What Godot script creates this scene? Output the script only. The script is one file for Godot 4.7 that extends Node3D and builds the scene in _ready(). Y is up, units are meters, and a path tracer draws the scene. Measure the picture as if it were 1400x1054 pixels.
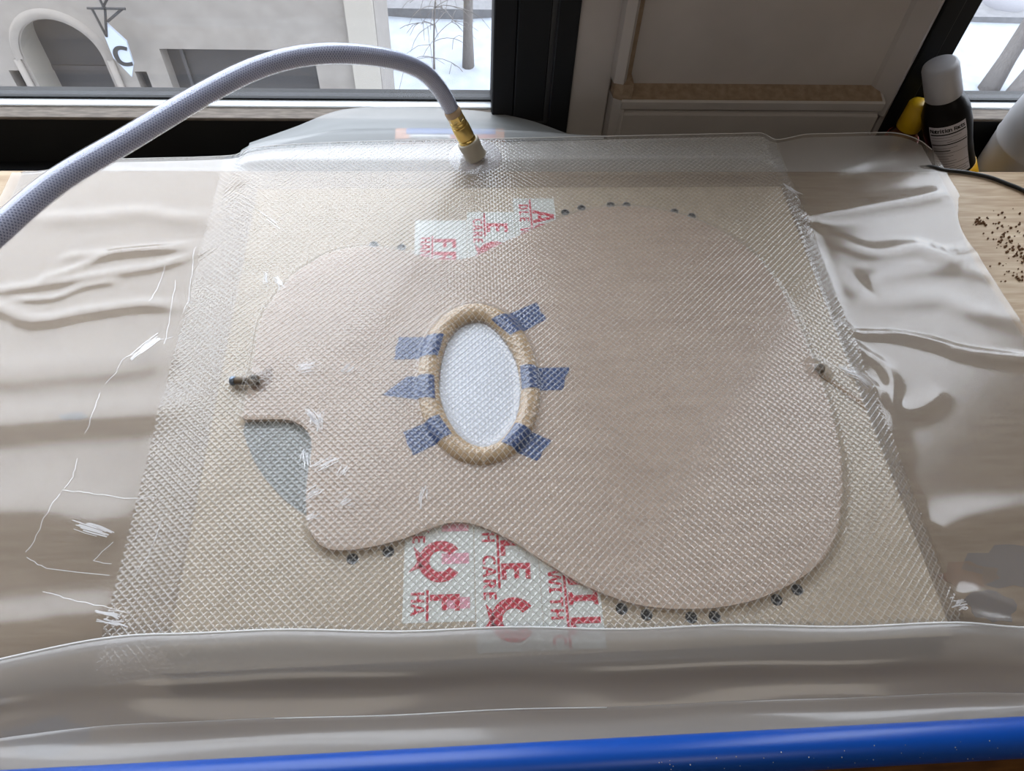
extends Node3D
# A vacuum bag pressing a guitar plate on a bench by two tall windows. Metres; table top at y = 0, window wall towards -z.

const BOARD_TOP := 0.014
const PLATE_TOP := 0.018
const TABLE_REAR := -0.308
const NET_LEFT := -0.353
const NET_RIGHT := 0.321
const STEP := 0.003
const GX := -0.6
const GZ := -0.42
const NX := 380
const NZ := 232

var heights := PackedFloat32Array()
var plate := PackedVector2Array()
var hole := PackedVector2Array()
var ring_outer := PackedVector2Array()
var hole_mid := Vector2(-0.0620, 0.0115)
var hole_r := PackedFloat32Array()
var ring_r := PackedFloat32Array()
var folds := []
var rng := RandomNumberGenerator.new()
var counts := {}

# ------------------------------------------------------------------ camera, sky, lights
func light_and_camera() -> void:
	var cam := Camera3D.new()
	cam.name = "camera"
	cam.fov = 53.707
	cam.near = 0.02
	cam.far = 300.0
	cam.transform = Transform3D(Basis(Vector3(0.99789, 0.04219, 0.04932), Vector3(0.01644, 0.57091, -0.82085), Vector3(-0.06279, 0.81993, 0.56901)), Vector3(-0.0757, 0.5985, 0.4193))
	add_child(cam)
	cam.current = true
	var sky_mat := ProceduralSkyMaterial.new()
	sky_mat.sky_top_color = Color(0.93, 0.96, 1.0)
	sky_mat.sky_horizon_color = Color(0.72, 0.75, 0.79)
	sky_mat.sky_curve = 0.25
	sky_mat.ground_bottom_color = Color(0.6, 0.61, 0.63)
	sky_mat.ground_horizon_color = Color(0.68, 0.7, 0.73)
	sky_mat.sky_energy_multiplier = 3.8
	sky_mat.ground_energy_multiplier = 1.0
	var sky := Sky.new()
	sky.sky_material = sky_mat
	var env := Environment.new()
	env.background_mode = Environment.BG_SKY
	env.sky = sky
	env.tonemap_mode = Environment.TONE_MAPPER_LINEAR
	env.tonemap_exposure = 0.33
	env.sdfgi_enabled = true
	env.ssao_enabled = true
	env.ssil_enabled = true
	var we := WorldEnvironment.new()
	we.name = "environment"
	we.environment = env
	add_child(we)

# ------------------------------------------------------------------ helpers
func numbered(called: String) -> String:
	var n: int = counts.get(called, 0)
	counts[called] = n + 1
	return called if n == 0 else "%s_%03d" % [called, n]

func thing(called: String, label: String, category: String, at := Vector3.ZERO, group := "") -> Node3D:
	var o := Node3D.new()
	o.name = numbered(called)
	add_child(o)
	o.position = at
	o.set_meta("label", label)
	o.set_meta("category", category)
	if group:
		o.set_meta("group", group)
	return o

func place(called: String, mesh: Mesh, mat: Material, parent: Node = null, kind := "") -> MeshInstance3D:
	var o := MeshInstance3D.new()
	o.mesh = mesh
	o.material_override = mat
	o.name = called if parent else numbered(called)
	(parent if parent else self).add_child(o, true)
	if kind:
		o.set_meta("kind", kind)
	return o

func tag(o: Node, label: String, category: String, group := "") -> void:
	o.set_meta("label", label)
	o.set_meta("category", category)
	if group:
		o.set_meta("group", group)

func structure(called: String, label := "") -> Node3D:
	var o := Node3D.new()
	o.name = called
	add_child(o)
	o.set_meta("kind", "structure")
	if label:
		o.set_meta("label", label)
	return o

func begin(smooth := false) -> SurfaceTool:
	var st := SurfaceTool.new()
	st.begin(Mesh.PRIMITIVE_TRIANGLES)
	st.set_smooth_group(0 if smooth else -1)
	return st

func done(st: SurfaceTool) -> ArrayMesh:
	st.generate_normals()
	return st.commit()

func tri(st: SurfaceTool, a: Vector3, b: Vector3, c: Vector3) -> void:   # counter-clockwise as seen from outside
	st.add_vertex(a)
	st.add_vertex(c)
	st.add_vertex(b)

func quad(st: SurfaceTool, a: Vector3, b: Vector3, c: Vector3, d: Vector3) -> void:
	tri(st, a, b, c)
	tri(st, a, c, d)

func box(st: SurfaceTool, lo: Vector3, hi: Vector3, bevel := 0.0) -> void:
	var m := (lo + hi) / 2.0
	var h := (hi - lo) / 2.0
	var b := minf(bevel, minf(h.x, minf(h.y, h.z)) * 0.9)
	for axis in 3:
		for s in [-1.0, 1.0]:
			var u := (axis + 1) % 3
			var v := (axis + 2) % 3
			var p := []
			for k in [[-1, -1], [1, -1], [1, 1], [-1, 1]]:
				var q := Vector3()
				q[axis] = s * h[axis]
				q[u] = k[0] * (h[u] - b)
				q[v] = k[1] * (h[v] - b)
				p.append(m + q)
			if s > 0:
				quad(st, p[0], p[1], p[2], p[3])
			else:
				quad(st, p[3], p[2], p[1], p[0])
	if b <= 0.0:
		return
	for axis in 3:
		var u := (axis + 1) % 3
		var v := (axis + 2) % 3
		for su in [-1.0, 1.0]:
			for sv in [-1.0, 1.0]:
				var a1 := Vector3()
				a1[u] = su * h[u]
				a1[v] = sv * (h[v] - b)
				var a2 := Vector3()
				a2[u] = su * (h[u] - b)
				a2[v] = sv * h[v]
				var e := Vector3()
				e[axis] = h[axis] - b
				if su * sv > 0:
					quad(st, m + a1 - e, m + a2 - e, m + a2 + e, m + a1 + e)
				else:
					quad(st, m + a2 - e, m + a1 - e, m + a1 + e, m + a2 + e)
	for sx in [-1.0, 1.0]:
		for sy in [-1.0, 1.0]:
			for sz in [-1.0, 1.0]:
				var p1 := m + Vector3(sx * h.x, sy * (h.y - b), sz * (h.z - b))
				var p2 := m + Vector3(sx * (h.x - b), sy * h.y, sz * (h.z - b))
				var p3 := m + Vector3(sx * (h.x - b), sy * (h.y - b), sz * h.z)
				if sx * sy * sz > 0:
					tri(st, p1, p2, p3)
				else:
					tri(st, p3, p2, p1)

func bx(called: String, lo: Vector3, hi: Vector3, mat: Material, parent: Node = null, bevel := 0.0) -> MeshInstance3D:
	var st := begin()
	box(st, lo, hi, bevel)
	return place(called, done(st), mat, parent)

func lathe(st: SurfaceTool, profile: Array, sides: int, x: Transform3D) -> void:   # profile of (radius, height), from the bottom up
	for i in profile.size() - 1:
		var p: Vector2 = profile[i]
		var q: Vector2 = profile[i + 1]
		for k in sides:
			var a := TAU * k / sides
			var b := TAU * (k + 1) / sides
			var a0 := x * Vector3(p.x * cos(a), p.y, -p.x * sin(a))
			var a1 := x * Vector3(p.x * cos(b), p.y, -p.x * sin(b))
			var b1 := x * Vector3(q.x * cos(b), q.y, -q.x * sin(b))
			var b0 := x * Vector3(q.x * cos(a), q.y, -q.x * sin(a))
			if p.x > 1e-6:
				tri(st, a0, a1, b1)
			if q.x > 1e-6:
				tri(st, a0, b1, b0)

func along(a: Vector3, b: Vector3) -> Transform3D:   # y axis from a towards b
	var y := (b - a).normalized()
	var s := Vector3.FORWARD if absf(y.z) < 0.9 else Vector3.RIGHT
	var x := y.cross(s).normalized()
	return Transform3D(Basis(x, y, x.cross(y)), a)

func tube(st: SurfaceTool, pts: PackedVector3Array, radii: Array, sides: int) -> void:
	var n := pts.size()
	var side := Vector3.UP
	var rings := []
	for i in n:
		var t := (pts[mini(i + 1, n - 1)] - pts[maxi(i - 1, 0)]).normalized()
		if i == 0 and absf(t.dot(side)) > 0.9:
			side = Vector3.RIGHT
		side = (side - t * side.dot(t)).normalized()
		var up := t.cross(side)
		var r: float = radii[mini(i, radii.size() - 1)]
		var ring := PackedVector3Array()
		for k in sides:
			var a := TAU * k / sides
			ring.append(pts[i] + (side * cos(a) + up * sin(a)) * r)
		rings.append(ring)
	for i in n - 1:
		for k in sides:
			var l := (k + 1) % sides
			quad(st, rings[i][k], rings[i][l], rings[i + 1][l], rings[i + 1][k])
	for k in range(1, sides - 1):
		tri(st, rings[0][0], rings[0][k + 1], rings[0][k])
		tri(st, rings[n - 1][0], rings[n - 1][k], rings[n - 1][k + 1])

func spline(pts: Array, each: int, closed := false) -> PackedVector3Array:
	var out := PackedVector3Array()
	var n := pts.size()
	for i in (n if closed else n - 1):
		for k in each:
			var t := float(k) / each
			var p: Vector3 = pts[i]
			var q: Vector3 = pts[(i + 1) % n]
			var b: Vector3 = pts[(i - 1 + n) % n] if closed else pts[maxi(i - 1, 0)]
			var a: Vector3 = pts[(i + 2) % n] if closed else pts[mini(i + 2, n - 1)]
			out.append(p.cubic_interpolate(q, b, a, t))
	if not closed:
		out.append(pts[n - 1])
	return out

func flat_spline(flat: Array, each: int) -> PackedVector2Array:   # a closed outline through x, z pairs
	var p := []
	for i in range(0, flat.size(), 2):
		p.append(Vector3(flat[i], 0, flat[i + 1]))
	var out := PackedVector2Array()
	for v in spline(p, each, true):
		out.append(Vector2(v.x, v.z))
	return out

func prism(st: SurfaceTool, poly: PackedVector2Array, y0: float, y1: float, bevel := 0.0) -> void:   # outline in (x, z), raised from y0 to y1
	var pl := poly.duplicate()
	if not Geometry2D.is_polygon_clockwise(pl):
		pl.reverse()
	var inner := pl
	if bevel > 0.0:
		inner = PackedVector2Array()
		var n := pl.size()
		for i in n:
			var d := (pl[(i + 1) % n] - pl[(i - 1 + n) % n]).normalized()
			var o := Vector2(d.y, -d.x)
			if not Geometry2D.is_point_in_polygon(pl[i] + o * bevel, pl):
				o = -o
			inner.append(pl[i] + o * bevel)
	var idx := Geometry2D.triangulate_polygon(inner)
	for i in range(0, idx.size(), 3):
		var a := inner[idx[i]]
		var b := inner[idx[i + 1]]
		var c := inner[idx[i + 2]]
		if (b - a).cross(c - a) > 0:
			var s := b
			b = c
			c = s
		tri(st, Vector3(a.x, y1, a.y), Vector3(b.x, y1, b.y), Vector3(c.x, y1, c.y))
	for i in pl.size():
		var j := (i + 1) % pl.size()
		var a := pl[i]
		var b := pl[j]
		var flip := (b - a).cross(inner[i] - a) if bevel > 0.0 else -1.0
		var a1 := Vector3(a.x, y1 - bevel, a.y)
		var b1 := Vector3(b.x, y1 - bevel, b.y)
		quad(st, a1, Vector3(a.x, y0, a.y), Vector3(b.x, y0, b.y), b1)
		if bevel > 0.0:
			quad(st, Vector3(inner[i].x, y1, inner[i].y), a1, b1, Vector3(inner[j].x, y1, inner[j].y))

func material(color: Color, rough := 0.6, metal := 0.0) -> StandardMaterial3D:
	var m := StandardMaterial3D.new()
	m.albedo_color = color
	m.roughness = rough
	m.metallic = metal
	return m

func noise_tex(seed_no: int, freq: float, a: Color, b: Color, stretch := Vector3.ONE, size := 512) -> NoiseTexture2D:
	var n := FastNoiseLite.new()
	n.seed = seed_no
	n.noise_type = FastNoiseLite.TYPE_SIMPLEX_SMOOTH
	n.frequency = freq
	n.fractal_octaves = 4
	var t := NoiseTexture2D.new()
	t.width = size
	t.height = size
	t.seamless = true
	t.noise = n
	var g := Gradient.new()
	g.set_color(0, a)
	g.set_color(1, b)
	t.color_ramp = g
	return t

func grained(m: StandardMaterial3D, seed_no: int, freq: float, a: Color, b: Color, scale3: Vector3, size := 512) -> StandardMaterial3D:
	m.albedo_texture = noise_tex(seed_no, freq, a, b, Vector3.ONE, size)
	m.uv1_triplanar = true
	m.uv1_world_triplanar = true
	m.uv1_scale = scale3
	return m

func clear_sheet(color: Color, alpha: float, rough: float) -> StandardMaterial3D:
	var m := material(color, rough)
	m.transparency = BaseMaterial3D.TRANSPARENCY_ALPHA
	m.albedo_color.a = alpha
	m.cull_mode = BaseMaterial3D.CULL_DISABLED
	return m

# ------------------------------------------------------------------ shape of what lies under the film
func radial(poly: PackedVector2Array) -> PackedFloat32Array:
	var out := PackedFloat32Array()
	for k in 144:
		var a := TAU * k / 144.0
		var far := hole_mid + Vector2(cos(a), sin(a)) * 0.3
		var best := 0.05
		for i in poly.size():
			var hit = Geometry2D.segment_intersects_segment(hole_mid, far, poly[i], poly[(i + 1) % poly.size()])
			if hit != null:
				best = hole_mid.distance_to(hit)
		out.append(best)
	return out

func at_angle(r: PackedFloat32Array, a: float) -> float:
	var f := fposmod(a, TAU) / TAU * 144.0
	var i := int(f) % 144
	return lerpf(r[i], r[(i + 1) % 144], f - floorf(f))

func ring_height(p: Vector2) -> float:   # height of the hoop above the plate; below zero inside the hole
	var d := p - hole_mid
	var l := d.length()
	if l > 0.11:
		return 0.0
	var a := atan2(d.y, d.x)
	var r0 := at_angle(hole_r, a)
	var r1 := at_angle(ring_r, a)
	var u := (l - r0) / (r1 - r0)
	if u >= 1.0:
		return 0.0
	if u <= 0.0:
		return -0.0022 * smoothstep(0.0, 0.35, -u)
	return 0.0062 * sqrt(maxf(0.0, 1.0 - (2.0 * u - 1.0) ** 2))

func distance_to_plate(p: Vector2) -> float:
	var best := 1.0
	var n := plate.size()
	for i in n:
		var a := plate[i]
		var ab := plate[(i + 1) % n] - a
		var t := clampf((p - a).dot(ab) / ab.length_squared(), 0.0, 1.0)
		best = minf(best, p.distance_squared_to(a + ab * t))
	best = sqrt(best)
	return -best if Geometry2D.is_point_in_polygon(p, plate) else best

func film_shape(x: float, z: float) -> float:
	var p := Vector2(x, z)
	# height of the flat board, falling off beyond its edges
	var dl := -0.3 - x
	var dr := x - 0.3
	var db := -0.262 - z
	var out := maxf(dl, dr)
	var h := BOARD_TOP + 0.0016
	if out > 0.0:
		var reach := 0.06 if dl > 0.0 else 0.032
		h = lerpf(h, 0.0026, smoothstep(0.0, 1.0, clampf(out / reach, 0.0, 1.0) ** 0.7))
	if db > 0.0:
		h -= 0.002 * smoothstep(0.0, 0.05, db)
	h = maxf(h, 0.0026)
	# the plate and its hoop
	if absf(x) < 0.29 and z > -0.24 and z < 0.245:
		var d := distance_to_plate(p)
		h += 0.0042 * (1.0 - smoothstep(-0.0005, 0.0055, d))
		if d < 0.0:
			h += ring_height(p)
	# pins
	h += 0.011 * exp(-(p.distance_squared_to(Vector2(-0.271, 0.009))) / 0.00006)
	h += 0.006 * exp(-(p.distance_squared_to(Vector2(-0.284, 0.007))) / 0.00003)
	h += 0.011 * exp(-(p.distance_squared_to(Vector2(0.2675, 0.003))) / 0.00006)
	# loose folds at the sides and the rear
	if x < -0.30 or x > 0.30 or z < -0.25:
		for f in folds:
			var pts: PackedVector2Array = f[0]
			var best := 1.0
			var share := 0.0
			for i in pts.size() - 1:
				var ab := pts[i + 1] - pts[i]
				var t := clampf((p - pts[i]).dot(ab) / ab.length_squared(), 0.0, 1.0)
				var dd := p.distance_squared_to(pts[i] + ab * t)
				if dd < best:
					best = dd
					share = (i + t) / (pts.size() - 1)
			var w: float = f[2] * 1.25
			if best < w * w * 6.0:
				h += 0.6 * f[1] * exp(-best / (w * w)) * smoothstep(0.0, 0.2, share) * (1.0 - smoothstep(0.8, 1.0, share) * f[3])
	return h

func fold(height: float, width: float, ends: float, flat: Array) -> void:
	var pts := []
	for i in range(0, flat.size(), 2):
		pts.append(Vector3(flat[i], 0, flat[i + 1]))
	var out := PackedVector2Array()
	for v in spline(pts, 3):
		out.append(Vector2(v.x, v.z))
	folds.append([out, height, width, ends])

func film_at(x: float, z: float) -> float:
	var fx := clampf((x - GX) / STEP, 0.0, NX - 1.001)
	var fz := clampf((z - GZ) / STEP, 0.0, NZ - 1.001)
	var i := int(fx)
	var j := int(fz)
	var u := fx - i
	var v := fz - j
	var k := j * NX + i
	return lerpf(lerpf(heights[k], heights[k + 1], u), lerpf(heights[k + NX], heights[k + NX + 1], u), v)


# ------------------------------------------------------------------ outline data (x, z in metres on the bench)
func outlines() -> void:
	plate = flat_spline([-0.2725, 0.0181, -0.2714, -0.0065, -0.2724, -0.0279, -0.2728, -0.0499, -0.2708, -0.0709, -0.2642, -0.0906, -0.2511, -0.1198, -0.2348, -0.1390, -0.2104, -0.1576, -0.1767, -0.1648, -0.1421, -0.1592, -0.1075, -0.1472, -0.0808, -0.1449, -0.0616, -0.1501, -0.0419, -0.1628, -0.0218, -0.1758, 0.0196, -0.2003, 0.0450, -0.2130, 0.0722, -0.2223, 0.1000, -0.2258, 0.1247, -0.2246, 0.1647, -0.2149, 0.2005, -0.1938, 0.2320, -0.1620, 0.2460, -0.1325, 0.2547, -0.1012, 0.2600, -0.0664, 0.2630, -0.0241, 0.2645, 0.0249, 0.2635, 0.0577,
		0.2607, 0.0851, 0.2559, 0.1111, 0.2446, 0.1463, 0.2305, 0.1760, 0.2121, 0.1965, 0.1899, 0.2105, 0.1683, 0.2200, 0.1459, 0.2269, 0.1157, 0.2311, 0.0838, 0.2306, 0.0584, 0.2268, 0.0391, 0.2203, 0.0143, 0.2082, -0.0133, 0.1891, -0.0389, 0.1702, -0.0641, 0.1565, -0.0791, 0.1528, -0.0911, 0.1531, -0.1102, 0.1590, -0.1277, 0.1661, -0.1538, 0.1722, -0.1740, 0.1741, -0.1886, 0.1717, -0.1980, 0.1639, -0.2045, 0.1516, -0.2089, 0.1265, -0.2093, 0.0989, -0.2088, 0.0787, -0.2136, 0.0622, -0.2283, 0.0505, -0.2477, 0.0485, -0.2690, 0.0482, -0.2728, 0.0420], 2)
	hole = flat_spline([-0.0631, -0.0624, -0.0507, -0.0576, -0.0372, -0.0400, -0.0270, -0.0158, -0.0236, 0.0066, -0.0236, 0.0257, -0.0294, 0.0532, -0.0440, 0.0750, -0.0603, 0.0822, -0.0775, 0.0735, -0.0900, 0.0536, -0.0970, 0.0322, -0.0990, 0.0135, -0.0976, -0.0076, -0.0923, -0.0330, -0.0800, -0.0543], 5)
	ring_outer = flat_spline([-0.0645, -0.0833, -0.0449, -0.0782, -0.0265, -0.0640, -0.0142, -0.0396, -0.0072, -0.0102, -0.0053, 0.0195, -0.0086, 0.0437, -0.0177, 0.0702, -0.0340, 0.0905, -0.0589, 0.0997, -0.0809, 0.0951, -0.0993, 0.0794, -0.1115, 0.0560, -0.1177, 0.0253, -0.1182, -0.0077, -0.1130, -0.0366, -0.1023, -0.0592, -0.0850, -0.0768], 5)
	hole_r = radial(hole)
	ring_r = radial(ring_outer)
	# loose folds of film: height, half width, whether the far end fades, course
	fold(0.0050, 0.0060, 0.6, [-0.575, -0.114, -0.505, -0.126, -0.430, -0.143, -0.385, -0.154, -0.345, -0.176])
	fold(0.0035, 0.0035, 1.0, [-0.535, -0.107, -0.486, -0.109, -0.461, -0.123, -0.420, -0.134])
	fold(0.0060, 0.0070, 1.0, [-0.575, -0.100, -0.531, -0.095, -0.494, -0.079, -0.446, -0.090, -0.393, -0.099, -0.340, -0.093])
	fold(0.0040, 0.0050, 1.0, [-0.514, -0.131, -0.475, -0.148, -0.437, -0.170, -0.346, -0.177])
	fold(0.0050, 0.0100, 1.0, [-0.560, -0.224, -0.488, -0.224, -0.428, -0.231, -0.387, -0.224, -0.330, -0.220])
	fold(0.0035, 0.0060, 1.0, [-0.500, -0.164, -0.459, -0.170, -0.408, -0.177, -0.345, -0.186])
	fold(0.0060, 0.0180, 1.0, [-0.600, -0.015, -0.505, -0.015, -0.447, -0.019, -0.389, -0.026, -0.336, -0.047])
	fold(0.0060, 0.0150, 1.0, [-0.600, 0.044, -0.476, 0.037, -0.430, 0.033, -0.370, 0.030, -0.306, 0.023])
	fold(0.0080, 0.0240, 1.0, [-0.600, 0.127, -0.460, 0.127, -0.424, 0.128, -0.387, 0.137, -0.345, 0.140])
	fold(0.0050, 0.0150, 1.0, [-0.600, 0.228, -0.428, 0.224, -0.387, 0.220, -0.339, 0.219])
	fold(0.0070, 0.0100, 0.7, [0.305, -0.222, 0.345, -0.229, 0.402, -0.240, 0.474, -0.255, 0.510, -0.268])
	fold(0.0090, 0.0120, 0.6, [0.310, -0.215, 0.330, -0.195, 0.363, -0.171, 0.390, -0.163, 0.434, -0.170, 0.462, -0.159, 0.510, -0.163])
	fold(0.0060, 0.0050, 0.5, [0.308, -0.068, 0.321, -0.052, 0.359, -0.049, 0.401, -0.036, 0.434, -0.021, 0.530, -0.003])
	fold(0.0050, 0.0040, 0.5, [0.350, -0.055, 0.403, -0.041, 0.440, -0.027, 0.530, -0.012])
	fold(0.0060, 0.0070, 1.0, [0.318, -0.055, 0.322, -0.031, 0.339, -0.012, 0.343, 0.009, 0.332, 0.035, 0.326, 0.068, 0.326, 0.106])
	fold(0.0060, 0.0080, 1.0, [0.275, 0.004, 0.318, 0.016, 0.332, 0.031, 0.342, 0.044, 0.370, 0.036, 0.395, 0.015])
	fold(0.0060, 0.0140, 0.3, [0.325, 0.172, 0.341, 0.165, 0.364, 0.158, 0.427, 0.151, 0.52, 0.145])
	fold(0.0060, 0.0060, 1.0, [0.460, 0.256, 0.385, 0.241, 0.354, 0.228, 0.337, 0.223, 0.319, 0.229, 0.322, 0.237, 0.340, 0.245, 0.381, 0.251, 0.460, 0.262])
	fold(0.0050, 0.0120, 0.7, [0.355, -0.120, 0.373, -0.126, 0.422, -0.140, 0.470, -0.141, 0.508, -0.124])
	fold(0.0040, 0.0120, 0.7, [0.320, -0.107, 0.363, -0.094, 0.428, -0.099, 0.455, -0.083, 0.515, -0.062])
	fold(0.0050, 0.0120, 1.0, [0.370, -0.309, 0.389, -0.313, 0.431, -0.327, 0.490, -0.341])
	fold(0.0070, 0.0100, 1.0, [-0.322, -0.355, -0.324, -0.324, -0.330, -0.298, -0.324, -0.262])
	heights.resize(NX * NZ)
	for j in NZ:
		for i in NX:
			heights[j * NX + i] = film_shape(GX + i * STEP, GZ + j * STEP)

# ------------------------------------------------------------------ room
func room() -> void:
	var black := material(Color(0.10, 0.105, 0.115), 0.5)
	black.metallic_specular = 0.3
	var paint := grained(material(Color(1, 1, 1), 0.55), 3, 0.01, Color(0.66, 0.635, 0.62), Color(0.72, 0.695, 0.68), Vector3(1.2, 1.2, 1.2))
	var wall_paint := material(Color(0.72, 0.70, 0.66), 0.8)
	var dust := grained(material(Color(1, 1, 1), 0.95), 5, 0.03, Color(0.50, 0.42, 0.34), Color(0.64, 0.56, 0.48), Vector3(5, 5, 5))
	var grey_wood := grained(material(Color(1, 1, 1), 0.8), 7, 0.02, Color(0.34, 0.31, 0.28), Color(0.50, 0.46, 0.42), Vector3(3, 12, 20))
	var alu := material(Color(0.86, 0.88, 0.90), 0.4)
	var glass := clear_sheet(Color(0.82, 0.82, 0.84), 0.13, 0.05)

	var floor_o := structure("floor")
	var floor_wood := grained(material(Color(1, 1, 1), 0.45), 21, 0.02, Color(0.36, 0.22, 0.10), Color(0.56, 0.38, 0.18), Vector3(0.6, 1, 5))
	bx("slab", Vector3(-2.7, -1.02, -0.6), Vector3(2.8, -0.9, 4.1), floor_wood, floor_o)
	var ceiling := structure("ceiling")
	bx("slab", Vector3(-2.7, 2.1, -0.6), Vector3(2.8, 2.25, 4.1), wall_paint, ceiling)
	var wl := structure("wall_left")
	bx("panel", Vector3(-2.8, -0.9, -0.6), Vector3(-2.65, 2.1, 4.1), wall_paint, wl)
	var wr := structure("wall_right")
	bx("panel", Vector3(2.65, -0.9, -0.6), Vector3(2.8, 2.1, 4.1), wall_paint, wr)
	var wf := structure("wall_front")
	bx("panel", Vector3(-2.65, -0.9, 3.95), Vector3(2.65, 2.1, 4.1), wall_paint, wf)
	var wb := structure("wall_back")
	bx("apron", Vector3(-2.65, -0.9, -0.58), Vector3(2.65, -0.17, -0.43), wall_paint, wb)
	bx("lintel", Vector3(-2.65, 1.44, -0.58), Vector3(2.65, 2.1, -0.43), wall_paint, wb)
	bx("pier", Vector3(-2.65, -0.17, -0.58), Vector3(-1.95, 1.44, -0.43), wall_paint, wb)
	bx("pier", Vector3(1.15, -0.17, -0.58), Vector3(2.65, 1.44, -0.43), wall_paint, wb)
	bx("pier", Vector3(0.0648, -0.17, -0.58), Vector3(0.4925, 1.44, -0.437), paint, wb)
	# stiles either side of the sunk panel, flush with the window frames
	bx("stile", Vector3(0.0648, -0.17, -0.437), Vector3(0.1135, 1.44, -0.43), paint, wb, 0.001)
	bx("stile", Vector3(0.4845, -0.17, -0.437), Vector3(0.4925, 1.44, -0.43), paint, wb, 0.001)
	# moulding that frames the panel
	var trim := structure("trim_1", "dusty cream moulding framing the wall panel between the windows")
	extrude_x("rail", [Vector2(-0.437, 0.031), Vector2(-0.412, 0.0255), Vector2(-0.410, 0.0235), Vector2(-0.411, 0.0125), Vector2(-0.4155, 0.011), Vector2(-0.4155, 0.0045), Vector2(-0.412, 0.003), Vector2(-0.412, -0.17), Vector2(-0.437, -0.17)], 0.128, 0.470, paint, trim)
	extrude_x("dusty_ledge", [Vector2(-0.437, 0.0325), Vector2(-0.4125, 0.0264), Vector2(-0.4125, 0.0256), Vector2(-0.437, 0.0312)], 0.131, 0.466, dust, trim)
	extrude_y("upright", [Vector2(0.1120, -0.432), Vector2(0.1150, -0.416), Vector2(0.1265, -0.413), Vector2(0.1310, -0.421), Vector2(0.1330, -0.437), Vector2(0.1120, -0.437)], 0.046, 1.40, paint, trim)
	extrude_y("dusty_edge", [Vector2(0.1330, -0.436), Vector2(0.1318, -0.424), Vector2(0.1395, -0.4345), Vector2(0.1400, -0.437), Vector2(0.1330, -0.437)], 0.030, 1.40, dust, trim)
	extrude_y("upright", [Vector2(0.4560, -0.437), Vector2(0.4600, -0.432), Vector2(0.4800, -0.416), Vector2(0.4845, -0.420), Vector2(0.4860, -0.437)], 0.0, 1.40, paint, trim)
	extrude_y("corner_block", [Vector2(0.1135, -0.437), Vector2(0.1180, -0.418), Vector2(0.1330, -0.411), Vector2(0.1360, -0.437)], -0.17, 0.024, paint, trim)
	extrude_y("dusty_corner", [Vector2(0.1160, -0.437), Vector2(0.1175, -0.418), Vector2(0.1275, -0.4125), Vector2(0.1400, -0.4125), Vector2(0.1400, -0.437)], 0.024, 0.046, dust, trim)
	# ledge behind the bench
	var ledge := structure("trim_2", "dark ledge below the windows behind the bench")
	bx("shelf", Vector3(-2.65, -0.115, -0.43), Vector3(2.65, -0.085, -0.308), black, ledge, 0.002)

	for side in 2:
		var w := structure("window_%d" % (side + 1), ["left window with dusty glass in a black frame", "right window in a black frame behind the dark bottle"][side])
		var x0: float = [-1.95, 0.4925][side]
		var x1: float = [0.0648, 1.15][side]
		var g0: float = [-1.87, 0.541][side]
		var g1: float = [-0.034, 1.08][side]
		var rail_y: float = [-0.0185, -0.0135][side]
		bx("bottom_rail", Vector3(x0, -0.17, -0.50), Vector3(x1, rail_y - 0.002, -0.43), black, w, 0.0015)
		bx("top_rail", Vector3(x0, 1.36, -0.50), Vector3(x1, 1.44, -0.432), black, w, 0.0015)
		bx("sill_strip", Vector3(g0, rail_y - 0.004, -0.4525), Vector3(g1, rail_y + 0.0005, -0.4305), grey_wood, w, 0.001)
		bx("glazing_bead", Vector3(g0, rail_y - 0.004, -0.468), Vector3(g1, rail_y + 0.003, -0.4525), alu, w, 0.001)
		bx("gasket", Vector3(g0, rail_y + 0.002, -0.470), Vector3(g1, rail_y + 0.006, -0.4655), black, w)
		if side == 0:
			bx("jamb", Vector3(x0, rail_y, -0.50), Vector3(g0, 1.36, -0.43), black, w, 0.0015)
			bx("jamb", Vector3(g1, rail_y - 0.15, -0.50), Vector3(-0.006, 1.36, -0.436), black, w, 0.0015)
			bx("jamb", Vector3(-0.006, rail_y - 0.15, -0.50), Vector3(0.0335, 1.36, -0.432), black, w, 0.0015)
			bx("jamb", Vector3(0.039, rail_y - 0.15, -0.50), Vector3(x1, 1.36, -0.424), black, w, 0.0015)
			bx("jamb_groove", Vector3(0.033, rail_y - 0.15, -0.50), Vector3(0.0395, 1.36, -0.431), material(Color(0.16, 0.16, 0.165), 0.5), w)
		else:
			bx("jamb", Vector3(x0, rail_y - 0.15, -0.50), Vector3(0.516, 1.36, -0.426), black, w, 0.0015)
			bx("jamb", Vector3(0.516, rail_y - 0.15, -0.50), Vector3(g0, 1.36, -0.434), black, w, 0.0015)
			bx("jamb", Vector3(g1, rail_y, -0.50), Vector3(x1, 1.36, -0.43), black, w, 0.0015)
		var pst := begin()
		quad(pst, Vector3(g0, rail_y, -0.468), Vector3(g1, rail_y, -0.468), Vector3(g1, 1.36, -0.468), Vector3(g0, 1.36, -0.468))
		place("pane", done(pst), glass, w)
		bx("gasket", Vector3(g0, 1.353, -0.470), Vector3(g1, 1.36, -0.4655), black, w)

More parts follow.
